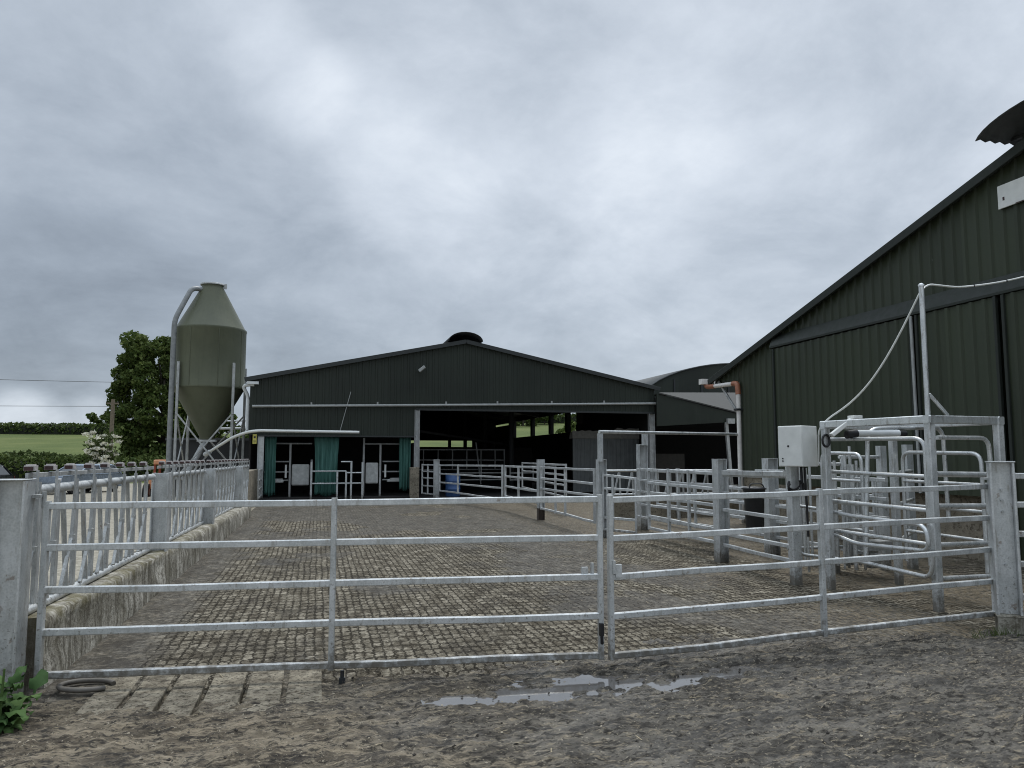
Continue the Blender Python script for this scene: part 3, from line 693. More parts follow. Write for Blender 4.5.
cab.build('conduit', M['white'], t); m = MB()
for p in pts[14:-1:2]: m.tube([Vector(p)+Vector((-.009, 0, 0)), Vector(p)+Vector((.009, 0, .002))], .0135, 6)
m.build('cable_tie', M['black'], t)

# ================================================================ RIGHT GREEN SHED (gable wall along the yard, plane x = 10)
def rib_wall(m, a, b, z0f, z1f, nrm, pitch=.24, dep=.029, u0=0.0):
    """box profile sheet between plan points a and b; z0f/z1f give bottom and top along u (metres from a)"""
    a, b = Vector((a[0], a[1], 0)), Vector((b[0], b[1], 0)); L_ = (b-a).length; d = (b-a)/L_; nv = Vector((nrm[0], nrm[1], 0))
    us = []; u = 0
    while u < L_:
        for o, h in ((0, 0), (.58, 0), (.68, 1), (.9, 1), (1.0, 0)):
            if u+o*pitch <= L_: us.append((u+o*pitch, h))
        u += pitch
    us.append((L_, 0)); vs = []
    for u, h in us:
        p = a + d*u + nv*(h*dep)
        vs.append((p.x, p.y, z0f(u))); vs.append((p.x, p.y, z1f(u)))
    m.add(vs, [(2*i, 2*i+2, 2*i+3, 2*i+1) for i in range(len(us)-1)])
sh = thing('green_shed', 'large dark green corrugated shed with sliding doors along the right', 'shed', (10, 16.8, 0))
EY, EZ, RY, RZ = 18.1, 3.58, 8.35, 6.24
sl_ = (RZ-EZ)/(EY-RY)
ztop = lambda y: EZ + (EY-y)*sl_ if y > RY else RZ - (RY-y)*sl_
m = MB(); rib_wall(m, (10, 16.85), (10, 9.4), lambda u: 1.12, lambda u: ztop(16.85-u)-.03, (-1, 0))
rib_wall(m, (10, 18.05), (10, 16.86), lambda u: 3.4, lambda u: ztop(18.05-u)-.03, (-1, 0))
rib_wall(m, (10, 9.4), (10, 0), lambda u: .12, lambda u: ztop(9.4-u)-.03, (-1, 0))
rib_wall(m, (10, 16.85), (24, 16.85), lambda u: 1.12, lambda u: ztop(16.85)-.05, (0, 1)); m.build('wall_cladding', M['green_clad'], sh)
m = MB(); m.span(10.02, 10.2, 9.4, 16.8, -.1, 1.119); m.span(10.02, 10.2, 0, 9.4, -.1, .119); m.span(10.2, 24, 16.6, 16.8, -.1, 1.119); m.build('concrete_base', M['block'], sh)
m = MB()                                    # roof slabs, overhanging gable and eave
for ya, za, yb, zb in ((EY, EZ, RY, RZ), (RY, RZ, -1.2, RZ-(RY+1.2)*sl_)):
    m.add([(9.86, ya, za), (26, ya, za), (26, yb, zb), (9.86, yb, zb), (9.86, ya, za+.05), (26, ya, za+.05), (26, yb, zb+.05), (9.86, yb, zb+.05)],
          [(0,1,2,3),(4,7,6,5),(0,4,5,1),(1,5,6,2),(2,6,7,3),(3,7,4,0)])
m.build('roof', M['roof_dark'], sh)
m = MB(); m.bar((9.84, EY, EZ-.04), (9.84, RY, RZ-.04), .05, .15); m.bar((9.84, RY, RZ-.04), (9.84, -1.2, RZ-(RY+1.2)*sl_-.04), .05, .15); m.build('verge_trim', M['green_trim'], sh)
m = MB(); n = 14                             # raised curved ridge ventilator, open at the end
def arc(r, k): th = math.pi*(.06+.88*k/n); return (RY-.25+1.02*math.cos(th), RZ+.04+r*math.sin(th))
vs = []; fs = []; xs = np.arange(9.45, 13, .09)
for i, x in enumerate(xs):
    dz = .018 if i % 2 else -.018
    for k in range(n+1): yv, zv = arc(.31, k); vs.append((x, yv, zv+dz))
fs = [(i*(n+1)+k, i*(n+1)+k+1, (i+1)*(n+1)+k+1, (i+1)*(n+1)+k) for i in range(len(xs)-1) for k in range(n)]
m.add(vs, fs, True); rv = m.build('ridge_vent', plain('weathered_ridge_sheet', (.075, .08, .08), .6), sh); sm_ = rv.modifiers.new('solid', 'SOLIDIFY'); sm_.thickness = .012
m = MB()
m.bar((10.1, RY-1.2, RZ+.14), (10.1, RY+.7, RZ+.14), .07, .05); m.build('vent_frame', M['dark'], sh)
for y in (RY-1.0, RY+.5):
    m = MB(); m.bar((10.1, y, RZ-.2), (10.1, y, RZ+.12), .05, .05, (0, 1, 0)); m.build('vent_strut', M['dark'], sh)
# sliding doors, track hood
m = MB(); m.add([(9.955, 15.3, 4.33), (9.955, 1, 4.31), (9.78, 1, 4.03), (9.78, 15.2, 4.07), (9.78, 1, 3.99), (9.78, 15.2, 4.03), (9.955, 1, 3.99), (9.955, 15.3, 4.03)],
               [(0, 3, 2, 1), (3, 5, 4, 2), (5, 7, 6, 4), (0, 7, 5, 3)]); m.build('track_hood', M['green_trim'], sh)
def door(ya, yb, zb, lean=0):
    m = MB(); rib_wall(m, (9.82, ya), (9.82, yb), lambda u: zb, lambda u: 4.0, (-1, 0)); d_ = m.build('sliding_door', M['green_clad'], sh)
    for y in (ya-.02, yb+.02):
        m = MB(); m.bar((9.81, y, zb), (9.81, y, 4.0), .06, .05, (0, 1, 0)); m.build('door_stile', M['green_trim'], d_)
door(15.1, 10.95, 1.0); door(10.85, 9.24, 1.0); door(9.14, 2.5, .1)
m = MB(); m.bar((9.78, 10.9, 1.0), (9.78, 10.93, 4.0), .03, .05, (0, 1, 0)); m.build('door_edge', M['pipe'], sh)
# gutter and drain pipe
m = MB(); m.box((9.8, 18.2, EZ-.02), (.3, .16, .14)); m.span(10.1, 26, 18.14, 18.3, EZ-.08, EZ+.04); m.build('gutter', M['pvc'], sh)
dp = MB(); dp.tube(fillet([(9.9, 17.0, 3.4), (9.9, 16.8, 3.4), (9.9, 16.76, 3.12)], .1), .066, 10); dq = MB(); dq.tube(fillet([(9.8, 18.2, EZ-.08), (9.82, 18.15, 3.42), (9.88, 17.85, 3.42)], .1), .062, 10)
dpo = MB(); dpo.tube([(9.88, 17.85, 3.42), (9.9, 17.0, 3.4)], .055, 10); dpo.tube([(9.9, 16.76, 3.12), (9.92, 16.8, .1)], .055, 10)
dn = dpo.build('drain_pipe', M['pvc'], sh); dp.build('pipe_elbow', M['terra'], dn); dq.build('pipe_elbow', M['terra'], dn)
m = MB(); m.box((9.9, 16.78, 2.75), (.16, .16, .05)); m.build('pipe_clip', M['dark'], dn)
m = MB(); m.bar((10.12, 17.0, 3.4), (10.12, 17.0, 0), .12, .12, (0, 1, 0)); m.bar((9.96, 17.8, EZ-.05), (9.96, 16.98, 2.75), .05, .06); m.build('corner_column', M['galv_old'], sh)
t = thing('wall_board', 'blank white board with rusty chips high on the green shed', 'board', (9.95, 8.6, 5.4))
m = MB(); m.box((9.945, 8.35, 5.52), (.02, 1.75, .36)); m.build('board', M['white'], t, bevel=.006)
m = MB(); m.box((9.932, 8.75, 5.345), (.006, .34, .012)); m.box((9.932, 8.45, 5.36), (.006, .12, .02)); m.box((9.932, 9.12, 5.48), (.006, .03, .05)); m.build('rust_chip', M['rust'], t)

# ================================================================ MAIN BARN
bn = thing('dairy_barn', 'wide charcoal gabled cattle barn with open front behind the yard', 'barn', (5.7, 30.4, 0))
BX0, BX1, RX, BY, BY1 = -2.55, 13.95, 5.7, 30.4, 61
EH, RH = 4.52, 6.22
bt = lambda x: EH + (RH-EH)*(1-abs(x-RX)/(RX-BX0))
m = MB()
rib_wall(m, (BX0, BY), (3.7, BY), lambda u: 2.43, lambda u: bt(BX0+u), (0, -1), .25, .025)
rib_wall(m, (3.7, BY), (BX1, BY), lambda u: 3.5, lambda u: bt(3.7+u), (0, -1), .25, .025); m.build('gable_cladding', M['barn_clad'], bn)
m = MB(); m.span(BX0, BX1, BY+.04, BY+.1, 3.46, 3.7); m.span(-2.3, 3.7, BY-.05, BY+.06, 2.37, 2.428); m.build('lintel', M['barn_trim'], bn)
m = MB(); m.span(3.72, BX1, BY-.03, BY+.035, 3.44, 3.52); m.build('sill_trim', M['barn_trim'], bn)
m = MB()
for xa, za, xb, zb in ((BX0-.2, EH-.03, RX, RH+.02), (RX, RH+.02, BX1+.2, EH-.03)):
    m.add([(xa, BY-.12, za), (xb, BY-.12, zb), (xb, BY1, zb), (xa, BY1, za), (xa, BY-.12, za+.06), (xb, BY-.12, zb+.06), (xb, BY1, zb+.06), (xa, BY1, za+.06)],
          [(3,2,1,0),(4,5,6,7),(0,1,5,4),(1,2,6,5),(2,3,7,6),(3,0,4,7)])
m.build('roof', M['roof_dark'], bn)
m = MB(); m.bar((BX0-.2, BY-.14, EH-.02), (RX, BY-.14, RH+.03), .03, .16); m.bar((RX, BY-.14, RH+.03), (BX1+.2, BY-.14, EH-.02), .03, .16); m.build('verge_trim', M['barn_trim'], bn)
m = MB(); vs = []
for y in (BY-.3, BY1):
    for k in range(13):
        a = math.pi*k/12; vs.append((RX-.04+.68*math.cos(a), y, RH+.02+.36*math.sin(a)))
m.add(vs, [(k, k+1, 14+k, 13+k) for k in range(12)], True); rvv = m.build('ridge_cap', M['dark'], bn); sm_ = rvv.modifiers.new('s', 'SOLIDIFY'); sm_.thickness = .02
m = MB(); m.tube([(BX0+.1, BY-.1, 3.5), (4, BY-.1, 3.64), (BX1+.15, BY-.1, 3.88)], .05, 8)
for x in (-.3, 2.2, 4.9, 7.0, 9.3, 11.6): m.box((x, BY-.1, 3.56+(x+2.4)*.0235), (.06, .05, .14))
m.build('water_pipe', M['pipe'], bn)
m = MB(); m.ibeam(3.76, BY, 0, 3.46, .2, .2); m.build('column', M['galv_old'], bn)
m = MB(); m.span(3.5, 3.85, BY-.18, BY+.16, 0, 1.2); cb_ = m.build('column_foot', M['block'], bn, bevel=.02)
m = MB(); m.ibeam(13.8, BY+.05, 0, 3.44, .24, .2); m.build('column', M['galv_old'], bn)
m = MB(); m.ibeam(-2.1, BY, 0, 2.37, .22, .2); m.build('column', M['galv'], bn)
# closed shell: side walls, rear wall with openings; right side open under the eave
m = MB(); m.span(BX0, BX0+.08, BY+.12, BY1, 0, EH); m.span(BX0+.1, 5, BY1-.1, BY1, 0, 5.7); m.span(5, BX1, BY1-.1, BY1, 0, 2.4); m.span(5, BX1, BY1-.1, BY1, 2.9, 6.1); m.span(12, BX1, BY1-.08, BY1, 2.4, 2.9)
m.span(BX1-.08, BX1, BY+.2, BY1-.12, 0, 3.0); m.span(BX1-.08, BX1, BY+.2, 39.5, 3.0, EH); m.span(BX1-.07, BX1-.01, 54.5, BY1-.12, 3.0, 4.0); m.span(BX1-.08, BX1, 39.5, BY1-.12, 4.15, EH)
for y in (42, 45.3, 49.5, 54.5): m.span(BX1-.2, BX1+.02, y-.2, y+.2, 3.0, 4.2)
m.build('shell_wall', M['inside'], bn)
m = MB()
for y in (36, 42, 48, 54):
    for x in (3.7, 9.0): m.ibeam(x, y, 0, 4.9 if x < 5 else 5.4, .2, .2)
    m.bar((BX0+.1, y, EH-.25), (RX, y, RH-.3), .15, .25); m.bar((RX, y, RH-.3), (BX1-.1, y, EH-.25), .15, .25)
m.build('portal_frame', M['dark'], bn)
# parlour back wall and divider behind the curtained part
m = MB(); m.span(BX0+.1, 3.8, 36, 36.1, 0, 4.4); m.span(3.9, 3.98, 33, 36, 0, 2.2); m.build('inner_wall', M['inside'], bn)
# flood lamp, rod, corner downpipe
t = thing('flood_lamp', 'small grey lamp fixed high on the barn gable', 'lamp', (3.91, 30.3, 5.05))
m = MB(); m.tube([(3.91, BY-.02, 5.0), (3.91, BY-.2, 5.05)], .025); m.build('bracket', M['dark'], t)
m = MB(); m.bar((3.8, BY-.22, 4.98), (4.02, BY-.28, 5.16), .2, .12); m.build('lamp_head', M['pipe'], t)
m = MB(); m.tube([(.79, BY-.12, 2.6), (1.17, BY-.1, 4.12)], .014, 6); tag(m.build('thin_rod', M['pipe']), 'thin leaning rod in front of the barn gable', 'rod')
t = thing('downpipe', 'pale curved downpipe with elbow at the barn corner behind the silo', 'pipe', (-2.8, 30.5, 2.9))
m = MB(); m.tube(fillet([(-2.4, 30.4, 4.32), (-2.85, 30.5, 4.3), (-2.62, 30.6, 3.9), (-2.62, 30.6, 2.6)], .2), .065, 8); m.build('pipe', M['pale'], t)
m = MB(); m.box((-2.45, 30.3, 4.38), (.42, .14, .1)); m.build('hopper', M['pale'], t)
m = MB(); m.box((-2.32, BY-.16, 2.27), (.14, .02, .36)); sg = thing('warning_sign', 'small yellow notice hung at the barn corner', 'sign', (-2.32, BY-.17, 2.1)); m.build('plate', M['yellow'], sg)
m = MB(); m.box((-2.32, BY-.173, 2.34), (.07, .006, .07), 0); m.box((-2.32, BY-.173, 2.2), (.09, .006, .02)); m.box((-2.32, BY-.173, 2.16), (.09, .006, .015)); m.build('marking', M['dark'], sg)

# curtains
def curtain(label, x0, x1, z0, z1, amp, y):
    n, k = 40, 14; vs = []
    for j in range(k+1):
        f = j/k; z = z1 - (z1-z0)*f
        for i in range(n+1):
            u = i/n; pinch = 1 - .12*math.sin(f*2.6)*(1 if x1-x0 > .5 else .4); xx = (x0+x1)/2 + (u-.5)*(x1-x0)*pinch
            yy = y + amp*math.sin(u*math.pi*2*(2.5+3*(x1-x0)) + .6*f)*(.4+.6*f) + .05*math.sin(f*5+u*3)
            vs.append((xx, yy, z + (.05*math.sin(u*9) if j == k else 0)))
    m = MB(); m.add(vs, [(j*(n+1)+i, j*(n+1)+i+1, (j+1)*(n+1)+i+1, (j+1)*(n+1)+i) for j in range(k) for i in range(n)], True)
    o = m.build('strip_curtain', M['curtain']); sd_ = o.modifiers.new('s', 'SOLIDIFY'); sd_.thickness = .006
    tag(o, label, 'curtain', 'green curtains of the barn front')
curtain('narrow green mesh curtain beside the left barn corner column', -1.97, -1.55, .15, 2.37, .04, 30.62)
curtain('wide green mesh curtain hanging in the middle of the barn front', -.16, .78, .13, 2.37, .05, 30.55)
curtain('green mesh curtain bunched against the barn column by the open bay', 3.1, 3.55, .3, 2.37, .05, 30.62)

# feeding stalls behind the curtains
def stall(label, xs, panel, side):
    t = thing('feed_stall', label, 'stall', (panel[0], 31.2, 0), 'feed stalls in the barn front')
    for x, z1 in xs:
        m = MB(); m.bar((x, 31.1, .05), (x, 31.1, z1), .08, .08, (0, 1, 0)); m.build('stall_post', M['galv_old'], t)
    m = MB(); m.span(panel[0], panel[1], 31.0, 31.12, panel[2], panel[3]); m.build('feeder_panel', M['panel'], t, bevel=.05)
    a, b = side
    for z in (1.42, 1.02, .7):
        m = MB(); m.tube([(a, 31.15, z), (b, 31.15, z)], .03); m.build('side_rail', M['galv_old'], t)
    xs_ = [x for x, _ in xs]; m = MB(); m.tube([(min(xs_+[a]), 31.1, 2.12), (max(xs_+[b]) if b > max(xs_) else max(xs_), 31.1, 2.12)], .03); m.build('header_rail', M['galv_old'], t)
    xm = (a+b)/2; m = MB(); m.box((xm, 31.2, .66), (.55, .3, .1)); m.box((xm+.05, 31.2, .74), (.4, .24, .06)); m.build('trough', M['panel'], t, bevel=.03)
    xe = b-.1 if b < panel[0] else a+.1
    m = MB(); m.box((xe, 31.05, 1.05), (.07, .06, .5)); m.build('drinker_arm', M['white'], t)
stall('left feed stall with a grey panel between the left and middle curtains', [(-1.05, 2.12), (-.24, 1.5)], (-.98, -.32, .5, 1.32), (-2.0, -1.1))
stall('right feed stall with a grey panel beside the bunched curtain', [(1.75, 2.35), (2.4, 2.12)], (1.83, 2.32, .55, 1.38), (2.5, 3.4))
t = thing('rail_barrier', 'low tubular barrier in front of the middle curtain', 'barrier', (.5, 30.2, 0))
for x, z1 in ((-.24, 1.4), (.72, 1.1), (1.05, 1.06), (1.24, 1.45), (1.66, 1.4)):
    m = MB(); m.bar((x, 30.2, 0), (x, 30.2, z1), .07, .07, (0, 1, 0)); m.build('barrier_post', M['galv'], t)
for x0, x1, z in ((-.24, 1.05, 1.06), (-.24, 1.66, .6), (.85, 1.24, 1.42), (1.05, 1.66, 1.0)):
    m = MB(); m.tube([(x0, 30.2, z), (x1, 30.2, z)], .028); m.build('barrier_rail', M['galv'], t)
gate('pen_gate', 'short gate at the left barn corner behind the feed wall', 'gate', (-2.0, 29.9), (-1.95, 27.5), [1.15, .8, .5, .2], [1.15, .8, .5, .2], [0, .5, 1], .05, 'galv_old')
m = MB(); m.span(-2.45, -2.15, 24.3, 30.2, -.1, 1.15); tag(m.build('block_wall', M['block'], bevel=.02), 'dirty concrete wall between the feed barrier and barn corner', 'wall')

# inside the open bay
t = thing('sheeted_partition', 'grey sheeted partition with a dusty ragged top inside the open bay', 'partition', (12, 31.7, 0))
m = MB(); rib_wall(m, (10.65, 31.6), (13.7, 31.6), lambda u: .1, lambda u: 2.42, (0, -1), .2, .02); m.span(10.66, 13.7, 31.63, 31.7, .1, 2.42)
m.build('sheet', plain('dusty_grey_sheet', (.075, .08, .078), .7, scale=3), t)
vs = []; k = 40
for i in range(k+1):
    x = 10.62+3.1*i/k; h = 2.62+.2*float(fbm(np.array(i*.23), np.array(1.), 4)) + (.12 if i > 25 else 0)
    vs += [(x, 31.55, 2.4), (x, 31.6, h), (x, 31.9, h-.05), (x, 32.0, 2.4)]
m = MB(); m.add(vs, [(i*4+j, i*4+4+j, i*4+5+j, i*4+1+j) for i in range(k) for j in range(3)]); m.build('silage_top', plain('dusty_silage', (.13, .125, .11), .95, scale=9), t)
t = thing('plastic_drum', 'blue plastic drum standing behind the wide pen gate', 'drum', (5.3, 31.0, 0))
m = MB(); m.lathe((5.35, 31.2, 0), [(.27, 0), (.3, .04), (.3, .28), (.315, .3), (.3, .33), (.3, .6), (.315, .62), (.3, .65), (.3, .88), (.27, .93)]); m.build('drum', M['blue'], t)
m = MB(); m.lathe((5.42, 31.15, .93), [(.05, 0), (.05, .03)], 10); m.build('bung', M['black'], t)
gate('cubicle_rail', 'dark cubicle rails inside the open barn bay', 'rail', (4.2, 37), (8.9, 37), [1.95, 1.45, 1.0], [1.95, 1.45, 1.0], [0, .15, .3, .45, .6, .75, .9, 1], .06, 'galv_old')
m = MB(); m.bar((7.6, 36.4, .3), (7.35, 36.4, 2.3), .06, .06, (0, 1, 0)); tag(m.build('leaning_pole', M['galv_old']), 'pale pole leaning inside the open barn bay', 'pole')
m = MB(); m.bar((3.9, 33, 2.75), (9.5, 38, 2.2), .06, .1); tag(m.build('stair_rail', M['dark']), 'dark sloping rail inside the open bay by the column', 'rail')
for i, (x0, x1, y) in enumerate(((8.2, 10.3, 33), (6.0, 8.0, 33.5))):
    gate('cubicle_rail', ('rusty feed rails in the bay beside the sheeted partition', 'feed rails in the bay behind the wide pen gate')[i], 'rail', (x0, y), (x1, y), [1.2, .9, .6], [1.2, .9, .6], [0, .5, 1], .05, 'galv_old')
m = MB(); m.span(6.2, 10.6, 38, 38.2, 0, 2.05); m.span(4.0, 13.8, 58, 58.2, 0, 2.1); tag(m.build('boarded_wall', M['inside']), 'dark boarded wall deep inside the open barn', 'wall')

# far feed barrier by the lean-to
t = thing('feed_barrier', 'diagonal barred feed barrier in front of the lean-to', 'feed barrier', (7.0, 18.9, 0))
for z in (1.24, .62):
    m = MB(); m.tube([(7.05, 18.9, z), (11.5, 18.9, z)], .032); m.build('rail', M['galv'], t)
for k in range(24):
    x = 7.12+.18*k; m = MB(); m.bar((x, 18.9, .62), (x+(.15 if k % 2 == 0 else -.02), 18.9, 1.24), .04, .035, (0, 1, 0)); m.build('yoke_bar', M['galv'], t)
for x in (7.05, 9.3, 11.5):
    m = MB(); m.bar((x, 18.9, 0), (x, 18.9, 1.3), .09, .09, (0, 1, 0)); m.build('barrier_post', M['galv'], t)
m = MB(); m.span(7.0, 11.6, 19.0, 19.15, -.05, .55); tag(m.build('feed_kerb', M['block'], bevel=.02), 'low stained concrete kerb behind the diagonal feed barrier', 'kerb')

# ================================================================ LEAN-TO AND ARCHED BARN
ln = thing('lean_to', 'dark lean-to with a pale cement sheet roof between the barns', 'lean-to', (15.5, 30, 0))
a, b, c = Vector((13.98, 30, 4.28)), Vector((19.5, 30, 3.12)), Vector((25, 40.5, 5.35))
m = MB(); vs = [a, b, c, a+Vector((0, 0, .05)), b+Vector((0, 0, .05)), c+Vector((0, 0, .05))]
m.add(vs, [(2, 1, 0), (3, 4, 5), (0, 1, 4, 3), (1, 2, 5, 4), (2, 0, 3, 5)]); m.build('roof', M['roof_lean'], ln)
m = MB(); m.add([a+Vector((0, .02, -.02)), (13.98, 41.1, 4.9), c+Vector((0, .02, -.02))], [(0, 2, 1)]); m.build('light_block_roof', M['roof_dark'], ln)  # unseen roof panel added to keep daylight out of the lean-to
m = MB(); vs = [(13.9, 30.06, 4.27), (19.4, 30.06, 3.1), (19.4, 30.06, 3.08), (17.2, 30.06, 3.1), (13.9, 30.06, 2.9)]
m.add(vs + [(x, 30.16, z) for x, y, z in vs], [(0, 4, 3, 2, 1), (5, 6, 7, 8, 9)] + [(i, (i+1) % 5, 5+(i+1) % 5, 5+i) for i in range(5)]); m.build('fascia', M['barn_clad'], ln)
m = MB(); m.bar((17.35, 30.1, 0), (17.15, 30.1, 3.1), .14, .14, (0, 1, 0)); m.box((17.3, 29.98, 3.15), (.35, .12, .22)); m.build('post', M['galv_old'], ln)
m = MB(); m.bar((17.9, 30.3, 0), (17.9, 30.3, 3.05), .14, .14, (0, 1, 0)); m.build('post', M['dark'], ln)
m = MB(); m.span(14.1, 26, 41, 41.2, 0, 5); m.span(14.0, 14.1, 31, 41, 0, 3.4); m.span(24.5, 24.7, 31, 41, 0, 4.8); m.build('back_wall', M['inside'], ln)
m = MB(); m.span(14.3, 16.6, 33, 33.15, .0, 1.75); m.build('concrete_panel', plain('stained_dark_concrete', (.07, .065, .058), .9), ln)

ar = thing('arched_barn', 'dark arched roof barn rising behind the lean-to', 'barn', (23, 42, 0))
cx, hw, ez, rise = 25.0, 6.8, 4.8, 2.5
def arcp(k, n=20): u = -1+2*k/n; return (cx+hw*u, ez+rise*(1-u*u)**.62 if abs(u) < 1 else ez)
m = MB(); vs = []; n = 20
for y in (42, 53):
    for k in range(n+1): x, z = arcp(k); vs.append((x, y, z+.05))
m.add(vs, [(k, k+1, n+2+k, n+1+k) for k in range(n)], True); o = m.build('roof', M['roof_old'], ar); o.modifiers.new('s', 'SOLIDIFY').thickness = .06
m = MB()
for y in (42.1,):
    vs = [(*arcp(k)[:1], y, arcp(k)[1]) for k in range(n+1)] + [(cx+hw, y, 0), (cx-hw, y, 0)]
    m.add(vs, [tuple(range(len(vs)))[::-1]])
m.span(cx-hw, cx-hw+.1, 42.15, 53, 0, ez)
m.build('gable_cladding', M['barn_clad'], ar)
for x in (20.6, 22.4, 24.2):
    m = MB(); m.box((x, 42.06, 5.6), (.1, .04, 1.3)); m.build('vent_slot', M['dark'], ar)

# ================================================================ SILO
sx, sy, sr = -4.35, 33.0, 1.36
si = thing('feed_silo', 'olive green feed silo on galvanised legs beside the barn', 'silo', (sx, sy, 0))
m = MB(); m.lathe((sx, sy, 0), [(1.37, 4.32), (1.385, 4.36), (1.372, 4.4), (1.372, 6.66), (1.395, 6.7), (1.38, 6.75)], 40)
for k in range(8):
    a = .35+k*math.pi/4; m.tube([(sx+1.374*math.cos(a), sy+1.374*math.sin(a), 4.41), (sx+1.374*math.cos(a), sy+1.374*math.sin(a), 6.65)], .014, 6)
m.build('barrel', M['silo'], si)
m = MB(); m.lathe((sx, sy, 0), [(1.34, 6.751), (.42, 8.5), (.42, 8.58)], 40); m.build('top_cone', M['silo'], si)
m = MB(); m.lathe((sx, sy, 0), [(.3, 2.3), (.3, 2.42), (1.35, 4.319)], 40); m.build('hopper_cone', M['silo'], si)
m = MB(); m.lathe((sx, sy, 8.581), [(.48, 0), (.48, .06), (.2, .1)], 20); m.box((sx+.5, sy-.1, 8.55), (.12, .05, .2)); m.build('lid', M['galv_old'], si)
lg = [(-1.0, -1.1), (1.04, -1.1), (1.3, .9), (-.9, 1.1)]
for x, y in lg:
    m = MB(); m.bar((sx+x, sy+y, 0), (sx+x, sy+y, 5.3), .1, .1, (0, 1, 0)); m.build('leg', M['galv_old'], si)
for (p, q) in ((0, 1), (1, 2), (3, 0), (2, 3)):
    for za, zb in ((3.3, .7), (.7, 3.3)):
        m = MB(); o_ = .06 if za > zb else .01
        m.bar((sx+lg[p][0], sy+lg[p][1]-o_, za), (sx+lg[q][0], sy+lg[q][1]-o_, zb), .05, .06); m.build('cross_brace', M['galv_old'], si)
m = MB(); m.tube(fillet([(sx-1.23, sy-.98, .2), (sx-1.23, sy-.98, 6.95), (sx-.7, sy-.55, 8.35), (sx-.3, sy-.2, 8.35)], .3), .1, 10); fp = m.build('fill_pipe', plain('dull_zinc_pipe', (.21, .22, .22), .5), si)
m = MB(); m.tube(fillet([(sx-.7, sy-.8, .7), (sx-.3, sy-.5, 1.6), (sx-.02, sy, 2.32)], .3), .12, 10); m.build('outlet_boot', M['galv_old'], si)
m = MB(); m.box((sx, sy, 2.25), (.7, .5, .08)); m.build('outlet_plate', M['galv'], si)
m = MB(); m.lathe((sx-.95, sy-.98, 3.5), [(.1, 0), (.1, .02)], 12); m.build('warning_label', M['yellow'], si)
t = thing('auger_pipe', 'white bent auger pipe leading from the silo along the barn front', 'pipe', (-4, 31.5, 1.9))
pts = fillet([(-4.15, 32.0, 1.78), (-3.1, 30.6, 2.36), (-2.4, 30.05, 2.58), (1.5, 29.9, 2.54)], .5, 8)
m = MB(); m.tube(pts, .055, 10); m.build('tube', M['white'], t)
m = MB(); m.tube([(-4.3, 32.2, 1.7), (-4.1, 31.94, 1.8)], .09, 10); m.build('end_cap', M['pale'], t)
dk = thing('dark_shed', 'low dark shed behind the legs of the silo', 'shed', (-4.6, 38, 0))
m = MB(); m.span(-6.5, -2.75, 37, 41, -.4, 2.35); m.build('wall', M['dark'], dk)
m = MB(); m.span(-6.6, -2.7, 36.9, 41.1, 2.35, 2.45); m.build('roof', M['roof_dark'], dk)
m = MB(); m.tube([(-5.2, 36.7, 2.85), (-2.7, 36.7, 2.9)], .05); m.tube([(-4.8, 36.7, 3.2), (-2.7, 36.7, 3.25)], .035)
tag(m.build('overhead_pipes', M['pale']), 'pale pipes above the dark shed behind the silo', 'pipe')

